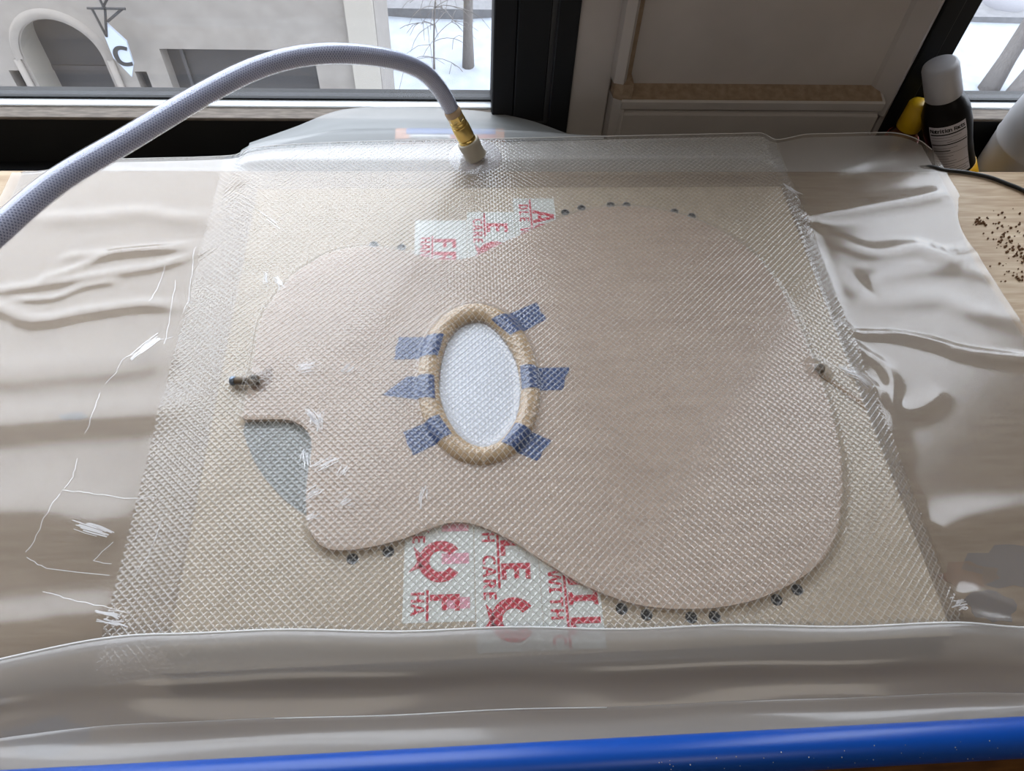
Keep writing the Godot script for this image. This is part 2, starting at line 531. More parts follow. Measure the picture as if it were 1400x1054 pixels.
	# ceiling lamps
	for i in 2:
		var at := Vector3([-0.9, 0.9][i], 2.06, 1.5)
		var l := thing("ceiling_light", ["flat white ceiling light panel on the left, behind the viewer", "flat white ceiling light panel on the right, behind the viewer"][i], "light", at, "ceiling light panels")
		bx("housing", Vector3(-0.62, 0.0, -0.32), Vector3(0.62, 0.04, 0.32), alu, l, 0.004)
		var em := material(Color(0.9, 0.9, 0.88), 0.5)
		em.emission_enabled = true
		em.emission = Color(1.0, 0.96, 0.9)
		em.emission_energy_multiplier = 1.0
		bx("diffuser", Vector3(-0.59, -0.012, -0.29), Vector3(0.59, 0.0, 0.29), em, l, 0.002)
		var al := AreaLight3D.new()
		al.name = "light"
		l.add_child(al)
		al.position = Vector3(0, -0.02, 0)
		al.rotation_degrees = Vector3(-90, 0, 0)
		al.area_size = Vector2(1.18, 0.58)
		al.light_color = Color(1.0, 0.96, 0.9)
		al.light_energy = LAMP
		al.area_range = 12.0
		al.area_attenuation = 2.0
		al.shadow_enabled = true

const LAMP := 2.0

func extrude_x(called: String, profile: Array, x0: float, x1: float, mat: Material, parent: Node) -> void:   # profile of (z, y)
	var st := begin()
	var n := profile.size()
	for i in n:
		var a: Vector2 = profile[i]
		var b: Vector2 = profile[(i + 1) % n]
		quad(st, Vector3(x0, a.y, a.x), Vector3(x0, b.y, b.x), Vector3(x1, b.y, b.x), Vector3(x1, a.y, a.x))
	for i in range(1, n - 1):
		tri(st, Vector3(x0, profile[0].y, profile[0].x), Vector3(x0, profile[i + 1].y, profile[i + 1].x), Vector3(x0, profile[i].y, profile[i].x))
		tri(st, Vector3(x1, profile[0].y, profile[0].x), Vector3(x1, profile[i].y, profile[i].x), Vector3(x1, profile[i + 1].y, profile[i + 1].x))
	place(called, done(st), mat, parent)

func extrude_y(called: String, profile: Array, y0: float, y1: float, mat: Material, parent: Node) -> void:   # profile of (x, z)
	var st := begin()
	var pl := PackedVector2Array(profile)
	prism(st, pl, y0, y1)
	place(called, done(st), mat, parent)

# ------------------------------------------------------------------ outside
func outside() -> void:
	var snow := grained(material(Color(1, 1, 1), 0.9), 31, 0.012, Color(0.47, 0.495, 0.525), Color(0.53, 0.55, 0.58), Vector3(0.4, 0.4, 0.4))
	var ground := structure("floor_outside", "snow covered ground below the window")
	ground.name = "ground"
	var st := begin(true)
	var n := 60
	for i in n:
		for j in n:
			var p := []
			for k in [[0, 0], [0, 1], [1, 1], [1, 0]]:
				var x: float = -90.0 + 180.0 * (i + k[0]) / n
				var z := -0.7 - 110.0 * pow(float(j + k[1]) / n, 1.6)
				p.append(Vector3(x, -8.0 + 0.12 * sin(x * 0.9 + z * 0.5) * sin(z * 0.7) * smoothstep(-8.0, -12.0, z), z))
			quad(st, p[0], p[3], p[2], p[1])
	place("snow", done(st), snow, ground)
	var asphalt := grained(material(Color(1, 1, 1), 0.8), 33, 0.02, Color(0.33, 0.33, 0.34), Color(0.40, 0.40, 0.41), Vector3(0.5, 0.5, 0.5))
	var road := structure("road", "grey road beyond the snow")
	bx("asphalt", Vector3(-60, -8.2, -24.0), Vector3(60, -7.87, -14.9), asphalt, road)
	bx("far_bank", Vector3(-60, -8.2, -40.0), Vector3(60, -7.6, -24.0), snow, road)

	# building across the yard
	var stucco := grained(material(Color(1, 1, 1), 0.9), 35, 0.01, Color(0.42, 0.40, 0.38), Color(0.47, 0.45, 0.43), Vector3(0.5, 0.5, 0.5))
	var pale := material(Color(0.53, 0.51, 0.48), 0.85)
	var dark := material(Color(0.16, 0.155, 0.16), 0.7)
	var b := thing("building", "grey stucco building across the yard with an arched dark doorway", "building", Vector3(0, -8, -10.2))
	var wall := CSGBox3D.new()
	wall.name = "wall"
	wall.size = Vector3(18.74, 9.0, 2.0)
	wall.position = Vector3(-10.63, 4.5, -1.0)
	wall.material = stucco
	b.add_child(wall)
	var arch := CSGPolygon3D.new()
	var poly := PackedVector2Array([Vector2(0.556, -0.1), Vector2(0.556, 1.9)])
	for k in range(1, 16):
		poly.append(Vector2(0.556 * cos(PI * k / 16), 1.9 + 0.60 * sin(PI * k / 16)))
	poly.append(Vector2(-0.556, 1.9))
	poly.append(Vector2(-0.556, -0.1))
	arch.polygon = poly
	arch.depth = 0.66
	arch.operation = CSGShape3D.OPERATION_SUBTRACTION
	arch.position = Vector3(-5.85, 0, 0.02) - wall.position + Vector3(0, 0, 0.0)
	arch.material = pale
	arch.name = "arch_cut"
	wall.add_child(arch)
	arch.position.z = 1.0 - 0.64 + 0.66
	for r in [[-6.736, -6.559, 0.9, 1.70, 0.25], [-4.919, -4.748, 0.9, 1.70, 0.25], [-4.441, -2.223, 0.5, 2.07, 0.3]]:
		var cut := CSGBox3D.new()
		cut.operation = CSGShape3D.OPERATION_SUBTRACTION
		cut.size = Vector3(r[1] - r[0], r[3] - r[2], r[4] * 2)
		cut.position = Vector3((r[0] + r[1]) / 2, (r[2] + r[3]) / 2, 0) - wall.position
		cut.material = stucco
		cut.name = "opening_cut"
		wall.add_child(cut)
	bx("door_leaf", Vector3(-6.42, 0, -0.64), Vector3(-5.28, 2.52, -0.58), dark, b)
	bx("door_rail", Vector3(-6.42, 1.35, -0.58), Vector3(-5.28, 1.43, -0.56), material(Color(0.2, 0.19, 0.19)), b)
	for r in [[-6.736, -6.559, 0.9, 1.70, 0.25], [-4.919, -4.748, 0.9, 1.70, 0.25], [-4.441, -2.223, 0.5, 2.07, 0.3]]:
		bx("window_panel", Vector3(r[0], r[2], -r[4]), Vector3(r[1], r[3], -r[4] + 0.04), dark, b)
	bx("window_mullion", Vector3(-4.24, 0.5, -0.28), Vector3(-4.19, 2.07, -0.2), material(Color(0.22, 0.215, 0.22)), b)
	var pl := begin()
	prism(pl, PackedVector2Array([Vector2(-1.66, 0.0), Vector2(-1.66, 0.12), Vector2(-1.27, 0.12), Vector2(-1.27, 0.0)]), 0.0, 9.0, 0.0)
	place("pilaster", done(pl), pale, b)
	var ar := begin(true)
	for k in 24:
		var a0 := PI * k / 24.0
		var a1 := PI * (k + 1) / 24.0
		for s in [[0.575, 0.02, 0.66, 0.06], [0.66, 0.06, 0.70, 0.0]]:
			quad(ar, Vector3(-5.85 + s[0] * cos(a0), 1.9 + s[0] * 1.08 * sin(a0), s[1]), Vector3(-5.85 + s[2] * cos(a0), 1.9 + s[2] * 1.08 * sin(a0), s[3]), Vector3(-5.85 + s[2] * cos(a1), 1.9 + s[2] * 1.08 * sin(a1), s[3]), Vector3(-5.85 + s[0] * cos(a1), 1.9 + s[0] * 1.08 * sin(a1), s[1]))
	for sx in [-1.0, 1.0]:
		box(ar, Vector3(-5.85 + (sx * 0.66 - 0.045), 0, 0), Vector3(-5.85 + (sx * 0.66 + 0.045), 1.9, 0.05))
	place("arch_moulding", done(ar), stucco, b)

	# hanging sign
	var sign := thing("hanging_sign", "white diamond shaped hanging sign with a letter C beside the arched doorway", "sign", Vector3(-4.85, -5.74, -9.85))
	var sp := begin()
	var dp := [Vector2(-0.04, 0.40), Vector2(0.14, 0.12), Vector2(0.115, -0.22), Vector2(0.02, -0.42), Vector2(-0.13, -0.12), Vector2(-0.125, 0.2)]
	for s in [[0.0, 1.0], [0.04, -1.0]]:
		for i in range(1, 5):
			var A := Vector3(dp[0].x, dp[0].y, -s[0])
			var B := Vector3(dp[i].x, dp[i].y, -s[0])
			var C := Vector3(dp[i + 1].x, dp[i + 1].y, -s[0])
			if s[1] > 0:
				tri(sp, A, C, B)
			else:
				tri(sp, A, B, C)
	for i in 6:
		var A: Vector2 = dp[i]
		var B: Vector2 = dp[(i + 1) % 6]
		quad(sp, Vector3(A.x, A.y, 0), Vector3(A.x, A.y, -0.04), Vector3(B.x, B.y, -0.04), Vector3(B.x, B.y, 0))
	place("board", done(sp), material(Color(0.60, 0.63, 0.68), 0.6), sign)
	var iron := material(Color(0.12, 0.12, 0.13), 0.6)
	var lt := letter("C", 0.30, 0.01)
	var lo := place("letter", lt, iron, sign)
	lo.position = Vector3(0.0, -0.10, 0.006)
	var br := begin()
	for p in [[Vector3(0.02, 0.62, 0), Vector3(-0.03, 1.45, 0)], [Vector3(-0.20, 0.60, 0), Vector3(0.30, 0.60, 0)], [Vector3(-0.14, 0.60, 0), Vector3(-0.10, 0.2, 0)], [Vector3(0.04, 0.62, 0), Vector3(-0.10, 0.2, 0)], [Vector3(0.26, 0.60, 0), Vector3(0.0, 0.42, 0)], [Vector3(0.0, 0.60, 0), Vector3(0.0, 0.6, -0.4)]]:
		tube(br, PackedVector3Array([p[0], p[1]]), [0.018], 6)
	place("bracket", done(br), iron, sign)

	# bare trees
	bare_tree("bare_tree", "bare tree trunk standing in snow, seen through the left window", Vector3(0.104, -8.1, -13.1), 0.10, 6.5, 5, 0.02)
	bare_tree("bare_tree", "thin bare shrub with drooping twigs in snow, left of the trunk", Vector3(-0.55, -8.1, -13.0), 0.02, 2.6, 9, 0.25)
	bare_tree("bare_tree", "grey tree trunk in snow seen through the right window", Vector3(10.37, -8.1, -12.5), 0.17, 6.0, 77, 0.10)
	bare_tree("bare_tree", "thick forked tree trunk at the right edge of the right window", Vector3(10.75, -8.1, -12.0), 0.30, 6.0, 78, 0.25)
	bare_tree("bare_tree", "thin twiggy shrub in snow near the frame of the right window", Vector3(9.5, -8.1, -14.0), 0.02, 2.4, 79, 0.3)
	var rk := thing("boulder", "grey boulder lying on snow at the top of the right window", "rock", Vector3(11.95, -8.0, -15.5))
	var rs := begin(true)
	lathe(rs, [Vector2(0.45, -0.1), Vector2(0.5, 0.1), Vector2(0.38, 0.3), Vector2(0.15, 0.38), Vector2(0, 0.39)], 14, Transform3D(Basis().scaled(Vector3(1.1, 1, 0.8)), Vector3.ZERO))
	place("stone", done(rs), material(Color(0.45, 0.45, 0.47), 0.9), rk)

func letter(ch: String, cap: float, depth: float, bold := true) -> TextMesh:
	var t := TextMesh.new()
	var f := SystemFont.new()
	f.font_names = PackedStringArray(["Droid Sans"])
	f.font_weight = 700 if bold else 400
	t.font = f
	t.text = ch
	t.font_size = 64
	t.pixel_size = cap / 0.714 / 64.0
	t.depth = depth
	t.curve_step = 2.0
	return t

func bare_tree(called: String, label: String, at: Vector3, radius: float, height: float, seed_no: int, spread: float) -> void:
	var t := thing(called, label, "tree", at, "bare trees outside")
	var bark := grained(material(Color(1, 1, 1), 0.9), 41, 0.03, Color(0.28, 0.26, 0.25), Color(0.42, 0.40, 0.39), Vector3(2, 0.5, 2))
	var r := RandomNumberGenerator.new()
	r.seed = seed_no
	var st := begin(true)
	var pts := PackedVector3Array()
	var rad := []
	for k in 9:
		var f := k / 8.0
		pts.append(Vector3(r.randf_range(-1, 1) * radius * 0.5 * f + spread * f * f, height * f, r.randf_range(-1, 1) * radius * 0.5 * f))
		rad.append(radius * (1.25 if k == 0 else 1.0) * (1.0 - 0.6 * f))
	tube(st, pts, rad, 9)
	place("trunk", done(st), bark, t)
	var bs := begin(true)
	for k in 26:
		var f := r.randf_range(0.1, 1.0)
		if radius > 0.05:
			f = r.randf_range(0.55, 1.0)
		var p := pts[int(f * 8)]
		var d := Vector3(r.randf_range(-1, 1), r.randf_range(0.1, 0.9), r.randf_range(-1, 1)).normalized()
		var q := PackedVector3Array([p])
		var rr := []
		var len := r.randf_range(0.5, 1.3) * (1.0 if radius > 0.05 else 0.75)
		for s in 5:
			rr.append(maxf(0.006, radius * 0.3 * (1.0 - s / 5.0)))
			d = (d + Vector3(r.randf_range(-0.3, 0.3), -0.22 if radius < 0.05 else 0.05, r.randf_range(-0.3, 0.3))).normalized()
			q.append(q[s] + d * len / 5.0)
		rr.append(0.004)
		tube(bs, q, rr, 5)
		for m in 2:
			var e := q[r.randi_range(2, 4)]
			var dd := (d + Vector3(r.randf_range(-1, 1), r.randf_range(-0.6, 0.4), r.randf_range(-1, 1))).normalized()
			tube(bs, PackedVector3Array([e, e + dd * len * 0.25, e + (dd + Vector3(0, -0.3, 0)) * len * 0.5]), [0.006, 0.005, 0.003], 4)
	place("branches", done(bs), bark, t, "stuff")

# ------------------------------------------------------------------ bench and what stands behind it
func bench() -> void:
	var pine := grained(material(Color(1, 1, 1), 0.6), 51, 0.012, Color(0.68, 0.58, 0.46), Color(0.82, 0.75, 0.64), Vector3(0.7, 3, 7), 1024)
	pine.detail_enabled = true
	pine.detail_blend_mode = BaseMaterial3D.BLEND_MODE_MUL
	pine.detail_albedo = noise_tex(52, 0.05, Color(0.86, 0.82, 0.78), Color(1, 1, 1))
	var t := thing("workbench", "pale pine workbench under the clear bag in front of the windows", "workbench")
	var top := bx("table_top", Vector3(-1.15, -0.032, TABLE_REAR), Vector3(1.15, 0.0, 0.340), pine, t, 0.0015)
	for p in [[-1.05, -0.27], [1.05, -0.27], [-1.05, 0.29], [1.05, 0.29]]:
		bx("leg", Vector3(p[0] - 0.04, -0.9, p[1] - 0.035), Vector3(p[0] + 0.04, -0.032, p[1] + 0.035), pine, t, 0.003)
	bx("apron", Vector3(-1.05, -0.12, 0.27), Vector3(1.05, -0.032, 0.295), pine, t, 0.002)
	bx("apron", Vector3(-1.05, -0.12, -0.28), Vector3(1.05, -0.032, -0.255), pine, t, 0.002)
	# paint spilt on the bench below the bag
	for s in [[0.385, 0.200, 0.040, 0.020, Color(0.36, 0.42, 0.52), 1], [0.352, 0.232, 0.022, 0.014, Color(0.30, 0.38, 0.50), 2], [0.345, 0.205, 0.025, 0.012, Color(0.62, 0.42, 0.30), 3], [-0.445, 0.275, 0.035, 0.018, Color(0.44, 0.47, 0.53), 4], [-0.375, 0.30, 0.03, 0.012, Color(0.46, 0.49, 0.55), 5], [-0.43, 0.03, 0.012, 0.004, Color(0.3, 0.45, 0.58), 6]]:
		var q := PackedVector2Array()
		rng.seed = s[5]
		for k in 18:
			var a := TAU * k / 18
			var w := rng.randf_range(0.75, 1.15)
			q.append(Vector2(s[0] + s[2] * w * cos(a), s[1] + s[3] * w * sin(a)))
		var st := begin()
		prism(st, q, 0.0, 0.0004)
		place("paint_stain", done(st), material(s[4], 0.7), top)

	# dirt crumbs at the right end of the bench
	var cr := begin()
	rng.seed = 5
	for k in 190:
		var c: Vector2 = [Vector2(0.565, -0.215), Vector2(0.548, -0.19), Vector2(0.556, -0.165), Vector2(0.545, -0.145), Vector2(0.528, -0.217), Vector2(0.548, -0.125)][k % 6]
		var sp: float = [0.016, 0.012, 0.010, 0.014, 0.003, 0.010][k % 6]
		var p := c + Vector2(rng.randfn() * sp, rng.randfn() * sp * 0.8)
		var r := rng.randf_range(0.0004, 0.0017)
		var x := Transform3D(Basis.from_euler(Vector3(rng.randf() * 6, rng.randf() * 6, rng.randf() * 6)), Vector3(p.x, r * 0.7, p.y))
		lathe(cr, [Vector2(0, -r), Vector2(r * 1.1, -r * 0.3), Vector2(r * 0.8, r * 0.5), Vector2(0, r * 0.9)], 5, x)
	var crumbs := place("dirt_crumbs", done(cr), material(Color(0.42, 0.30, 0.20), 0.95), null, "stuff")
	tag(crumbs, "dark brown dirt crumbs scattered on the bare right end of the bench", "dirt")

	var ct := begin(true)
	tube(ct, spline([Vector3(0.46, -0.03, -0.335), Vector3(0.500, 0.0, -0.316), Vector3(0.5187, 0.0028, -0.3072), Vector3(0.5458, 0.0028, -0.3025), Vector3(0.5706, 0.0028, -0.2944), Vector3(0.5889, 0.0028, -0.2823), Vector3(0.6100, 0.0028, -0.2640), Vector3(0.66, 0.0028, -0.20), Vector3(0.72, 0.0028, -0.12)], 6), [0.0024], 10)
	var cable := place("power_cable", done(ct), material(Color(0.03, 0.03, 0.032), 0.5))
	tag(cable, "thin black cable running over the bare right corner of the bench", "cable")

	# dark bottle leaning on the window frame
	var axis := along(Vector3(0.6185, -0.113, -0.352), Vector3(0.4935, 0.1025, -0.392))
	var bt := thing("syrup_bottle", "dark squeeze bottle with a pale cap and nutrition label, leaning beside the right window", "bottle", axis * Vector3(0, 0.0405, 0))
	var bx_ := Transform3D(axis.basis, -axis.basis.y * 0.0405)
	var st1 := begin(true)
	lathe(st1, [Vector2(0, 0.0405), Vector2(0.026, 0.0405), Vector2(0.029, 0.0445), Vector2(0.029, 0.055), Vector2(0.0285, 0.07), Vector2(0.0262, 0.105), Vector2(0.0262, 0.125), Vector2(0.0285, 0.155), Vector2(0.0275, 0.175), Vector2(0.0225, 0.190), Vector2(0.0185, 0.196), Vector2(0.0175, 0.20)], 40, bx_)
	var bm := material(Color(0.05, 0.042, 0.038), 0.3)
	bm.metallic_specular = 0.3
	place("body", done(st1), bm, bt)
	var st2 := begin(true)
	lathe(st2, [Vector2(0.0185, 0.196), Vector2(0.0212, 0.198), Vector2(0.0205, 0.236), Vector2(0.0190, 0.240), Vector2(0.016, 0.2415), Vector2(0.0, 0.242)], 40, bx_)
	place("cap", done(st2), material(Color(0.66, 0.66, 0.68), 0.45), bt)
	var st3 := begin(true)
	lathe(st3, [Vector2(0.0293, 0.0455), Vector2(0.0294, 0.060), Vector2(0.0291, 0.072), Vector2(0.0278, 0.090), Vector2(0.0272, 0.090)], 40, bx_)
	place("yellow_band", done(st3), material(Color(0.80, 0.60, 0.06), 0.4), bt)
	# label: a curved patch that faces the bench
	var face := bx_.basis.inverse() * Vector3(-0.62, 0.30, 0.74)
	var mid_a := atan2(-face.z, face.x) + 0.18
	var st4 := begin(true)
	for i in 12:
		for j in 8:
			var p := []
			for k in [[0, 0], [1, 0], [1, 1], [0, 1]]:
				var a: float = mid_a - 0.78 + 1.56 * (i + k[0]) / 12.0
				var y: float = 0.094 + 0.076 * (j + k[1]) / 8.0
				p.append(bx_ * (Vector3(cos(a), 0, -sin(a)) * (bottle_r(y) + 0.0004) + Vector3(0, y, 0)))
			quad(st4, p[0], p[1], p[2], p[3])
	var facts := place("nutrition_label", done(st4), material(Color(0.74, 0.72, 0.74), 0.6), bt)
	var st5 := begin()
	for l in [[0.158, 0.0018, -0.72, 0.72], [0.1545, 0.0005, -0.72, 0.5], [0.150, 0.0005, -0.72, 0.1], [0.1465, 0.0006, -0.1, 0.72], [0.1425, 0.0016, -0.74, 0.74], [0.137, 0.0005, -0.72, 0.3], [0.1325, 0.0014, -0.72, 0.0], [0.129, 0.0005, -0.74, 0.74], [0.124, 0.0005, -0.72, 0.1], [0.120, 0.0005, -0.72, -0.1], [0.116, 0.0005, -0.72, 0.2], [0.112, 0.0005, -0.74, 0.74], [0.108, 0.0005, -0.72, 0.1], [0.1045, 0.0005, -0.74, 0.74], [0.101, 0.0005, -0.72, 0.6], [0.098, 0.0005, -0.72, 0.7]]:
		for i in 10:
			var a0: float = mid_a + lerpf(l[2], l[3], i / 10.0)
			var a1: float = mid_a + lerpf(l[2], l[3], (i + 1) / 10.0)
			var p := []
			for k in [[a0, l[0]], [a1, l[0]], [a1, l[0] + l[1]], [a0, l[0] + l[1]]]:
				p.append(bx_ * (Vector3(cos(k[0]), 0, -sin(k[0])) * (bottle_r(k[1]) + 0.0007) + Vector3(0, k[1], 0)))
			quad(st5, p[0], p[1], p[2], p[3])
	place("label_rule", done(st5), material(Color(0.05, 0.05, 0.05), 0.7), facts, "stuff")
	var words := "Nutrition Facts"
	for i in words.length():
		if words[i] == " ":
			continue
		var a := mid_a - 0.70 + 1.40 * (i + 0.5) / words.length()
		var o := place("letter", letter(words[i], 0.0052, 0.0003), material(Color(0.04, 0.04, 0.04), 0.7), facts)
		var out := bx_.basis * Vector3(cos(a), 0, -sin(a))
		o.transform = Transform3D(Basis(bx_.basis.y.cross(out), bx_.basis.y, out), bx_ * (Vector3(cos(a), 0, -sin(a)) * (bottle_r(0.164) + 0.0007) + Vector3(0, 0.1645, 0)))

	# small bottle with a yellow cap
	var yb := thing("sauce_bottle", "small bottle with a yellow cap and red label behind the dark bottle", "bottle", Vector3(0.5135, -0.085, -0.405))
	var y1 := begin(true)
	lathe(y1, [Vector2(0, 0), Vector2(0.022, 0), Vector2(0.024, 0.004), Vector2(0.024, 0.040), Vector2(0.020, 0.063), Vector2(0.0135, 0.073), Vector2(0.0135, 0.079)], 28, Transform3D())
	place("body", done(y1), material(Color(0.38, 0.22, 0.12), 0.25), yb)
	var y2 := begin(true)
	lathe(y2, [Vector2(0.0150, 0.077), Vector2(0.0155, 0.079), Vector2(0.0145, 0.111), Vector2(0.0125, 0.114), Vector2(0.0, 0.115)], 28, Transform3D())
	place("cap", done(y2), material(Color(0.83, 0.66, 0.08), 0.4), yb)
	var y3 := begin(true)
	lathe(y3, [Vector2(0.0243, 0.012), Vector2(0.0244, 0.041), Vector2(0.0205, 0.0635), Vector2(0.020, 0.063)], 28, Transform3D())
	place("red_label", done(y3), material(Color(0.55, 0.10, 0.08), 0.5), yb)

	# white jug
	var jg := thing("white_jug", "large white plastic jug with a rounded shoulder at the right edge, beside the dark bottle", "jug", Vector3(0.6935, -0.085, -0.3725))
	var j1 := begin(true)
	lathe(j1, [Vector2(0, 0), Vector2(0.056, 0), Vector2(0.0625, 0.005), Vector2(0.064, 0.018), Vector2(0.0645, 0.072), Vector2(0.0652, 0.074), Vector2(0.0645, 0.076), Vector2(0.0640, 0.100), Vector2(0.060, 0.128), Vector2(0.051, 0.150), Vector2(0.036, 0.170), Vector2(0.022, 0.180), Vector2(0.017, 0.184), Vector2(0.017, 0.200)], 48, Transform3D())
	place("body", done(j1), material(Color(0.66, 0.655, 0.66), 0.42), jg)
	var j2 := begin(true)
	lathe(j2, [Vector2(0.018, 0.188), Vector2(0.0195, 0.190), Vector2(0.0195, 0.211), Vector2(0.018, 0.213), Vector2(0, 0.213)], 28, Transform3D())
	place("cap", done(j2), material(Color(0.75, 0.75, 0.76), 0.4), jg)

	# snack box on the ledge, seen through the bag
	var sb := thing("snack_box", "small orange and blue food box on the ledge behind the bag", "box", Vector3(-0.088, -0.085, -0.4045))
	bx("carton", Vector3(-0.070, 0, -0.011), Vector3(0.070, 0.065, 0.0115), material(Color(0.80, 0.50, 0.30), 0.6), sb, 0.001)
	bx("blue_panel", Vector3(-0.056, 0.065, -0.0095), Vector3(0.058, 0.0656, 0.002), material(Color(0.16, 0.34, 0.66), 0.6), sb)
	var panel := bx("white_panel", Vector3(-0.052, 0.065, 0.003), Vector3(0.0, 0.0656, 0.0113), material(Color(0.85, 0.85, 0.85), 0.6), sb)
	bx("red_panel", Vector3(0.002, 0.065, 0.003), Vector3(0.058, 0.0656, 0.0113), material(Color(0.72, 0.30, 0.22), 0.6), sb)
	for i in words.length():
		if words[i] == " ":
			continue
		var o := place("letter", letter(words[i], 0.0045, 0.0003), material(Color(0.05, 0.05, 0.05), 0.7), panel)
		o.transform = Transform3D(Basis(Vector3.RIGHT, Vector3.FORWARD, Vector3.UP), Vector3(-0.049 + 0.0032 * i, 0.0658, 0.0093))

func bottle_r(y: float) -> float:
	var pr := [Vector2(0.0285, 0.07), Vector2(0.0262, 0.105), Vector2(0.0262, 0.125), Vector2(0.0285, 0.155), Vector2(0.0275, 0.175), Vector2(0.0225, 0.19)]
	for i in pr.size() - 1:
		if y <= pr[i + 1].y:
			return lerpf(pr[i].x, pr[i + 1].x, (y - pr[i].y) / (pr[i + 1].y - pr[i].y))
	return 0.0225

# ------------------------------------------------------------------ the work inside the bag
func work() -> void:
	var mdf := grained(material(Color(1, 1, 1), 0.75), 61, 0.03, Color(0.69, 0.63, 0.545), Color(0.75, 0.685, 0.60), Vector3(2.5, 2.5, 2.5))
	var board := thing("press_board", "square tan pressing board with drilled holes under the guitar plate", "board")
	board.rotation.y = 0.0086
	var csg := CSGBox3D.new()
	csg.name = "panel"
	csg.size = Vector3(0.60, BOARD_TOP, 0.522)
	csg.position = Vector3(0, BOARD_TOP / 2, 0)
	csg.material = mdf
	board.add_child(csg)
	var dark := material(Color(0.075, 0.095, 0.13), 0.6)
	for p in [[-0.1671, 0.1801], [-0.1389, 0.1748], [0.0445, 0.2279], [0.0634, 0.2332], [0.0982, 0.2367], [0.1168, 0.2368], [0.1695, 0.2252], [0.1883, 0.2175], [0.0404, -0.2209], [0.0593, -0.2280], [0.0931, -0.2327], [0.1115, -0.2327], [0.1643, -0.2217], [0.1831, -0.2145], [-0.1691, -0.1720], [-0.1396, -0.1675]]:
		var q := board.transform.affine_inverse() * Vector3(p[0], 0, p[1])
		var c := CSGCylinder3D.new()
		c.name = "hole_cut"
		c.operation = CSGShape3D.OPERATION_SUBTRACTION
		c.radius = 0.0048
		c.height = 0.004
		c.sides = 20
		c.position = Vector3(q.x, BOARD_TOP / 2, q.z)
		csg.add_child(c)
		var st := begin(true)
		lathe(st, [Vector2(0.0, BOARD_TOP - 0.0019), Vector2(0.0047, BOARD_TOP - 0.0019), Vector2(0.0047, BOARD_TOP - 0.0003), Vector2(0.0039, BOARD_TOP - 0.0003), Vector2(0.0034, BOARD_TOP - 0.0012), Vector2(0, BOARD_TOP - 0.0012)], 20, Transform3D(Basis(), Vector3(q.x, 0, q.z)))
		place("peg_hole", done(st), dark, board)
	# grey worn patch below the cutaway
	var gp := begin()
	prism(gp, flat_spline([-0.2706, 0.0496, -0.2321, 0.0505, -0.2100, 0.0560, -0.2040, 0.0969, -0.2030, 0.1400, -0.2164, 0.1346, -0.2297, 0.1241, -0.2475, 0.1030, -0.2610, 0.0813], 3), BOARD_TOP, BOARD_TOP + 0.0003)
	var gpo := place("grey_patch", done(gp), material(Color(0.50, 0.51, 0.50), 0.7), board)
	gpo.transform = board.transform.affine_inverse()

	# red printed packing tape on the board
	var white := material(Color(0.83, 0.84, 0.82), 0.4)
	var red := material(Color(0.74, 0.08, 0.19), 0.45)
	var pink := material(Color(0.86, 0.60, 0.66), 0.45)
	var strips := [
		["left strip of white packing tape with red FRAGILE print on the press board", -0.1260, -0.0700, -0.208, 0.2335, 0.208],
		["middle strip of white packing tape with red FRAGILE print on the press board", -0.0694, -0.0180, -0.221, 0.258, 0.2570],
		["right strip of white packing tape with red FRAGILE print on the press board", -0.0176, 0.0290, -0.243, 0.258, 0.127]]
	for s in strips:
		var t := thing("packing_tape", s[0], "tape", Vector3.ZERO, "red printed packing tape strips")
		var st := begin()
		box(st, Vector3(s[1], BOARD_TOP, s[3]), Vector3(s[2], BOARD_TOP + 0.0003, s[4]))
		var strip := place("strip", done(st), white, t)
		var y := BOARD_TOP + 0.0003
		for k in 5:
			var z0: float = s[5] - 0.1955 * (k - 1) if s[5] < 0.2 else s[5] - 0.1955 * k
			print_tape(strip, "FRAGILE", 0.0205, 0.0230, s[1] + 0.0210, z0, y, s, red)
			print_tape(strip, "HANDLE WITH CARE", 0.0098, 0.0103, s[1] + 0.0062, z0 + 0.001, y, s, red)
			# thin rule between the two lines of print
			var a := maxf(z0, s[3] + 0.002)
			var b := minf(z0 + 0.147, s[4] - 0.001)
			if b > a + 0.01:
				bx("rule", Vector3(s[1] + 0.0180, y, a), Vector3(s[1] + 0.0200, y + 0.0002, b), red, strip)
			# broken ring emblem before each line
			var zc := z0 - 0.0235
			if zc > s[3] + 0.017 and zc < s[4] - 0.005:
				emblem(strip, Vector3(s[1] + 0.029, y, zc), red, s[4] - 0.001)
		# print of the layer below showing through
		for z in [0.150, 0.178, 0.2145]:
			if s[1] < -0.1:
				bx("show_through", Vector3(s[1] + 0.030, y - 0.0001, z), Vector3(s[1] + 0.052, y + 0.00008, z + 0.009), pink, strip)

	# the guitar plate
	var wood := grained(material(Color(1, 1, 1), 0.6), 71, 0.01, Color(0.695, 0.61, 0.54), Color(0.76, 0.68, 0.61), Vector3(0.8, 3, 6), 1024)
	var gp2 := thing("guitar_plate", "pinkish tan guitar shaped wooden plate with an oval sound hole on the press board", "guitar plate")
	var outer := plate.duplicate()
	var st2 := begin()
	plate_mesh(st2)
	place("plate", done(st2), wood, gp2)

	# white sheet seen in the hole
	var pad := begin()
	var pp := PackedVector2Array()
	for k in 48:
		var a := TAU * k / 48
		pp.append(hole_mid + Vector2(cos(a), sin(a)) * (at_angle(hole_r, a) - 0.0006))
	prism(pad, pp, BOARD_TOP + 0.0005, BOARD_TOP + 0.0014)
	var pado := place("white_sheet", done(pad), material(Color(0.86, 0.88, 0.92), 0.35))
	tag(pado, "white sheet lying inside the oval sound hole", "sheet")

	# the hoop glued round the hole
	var hoop := begin(true)
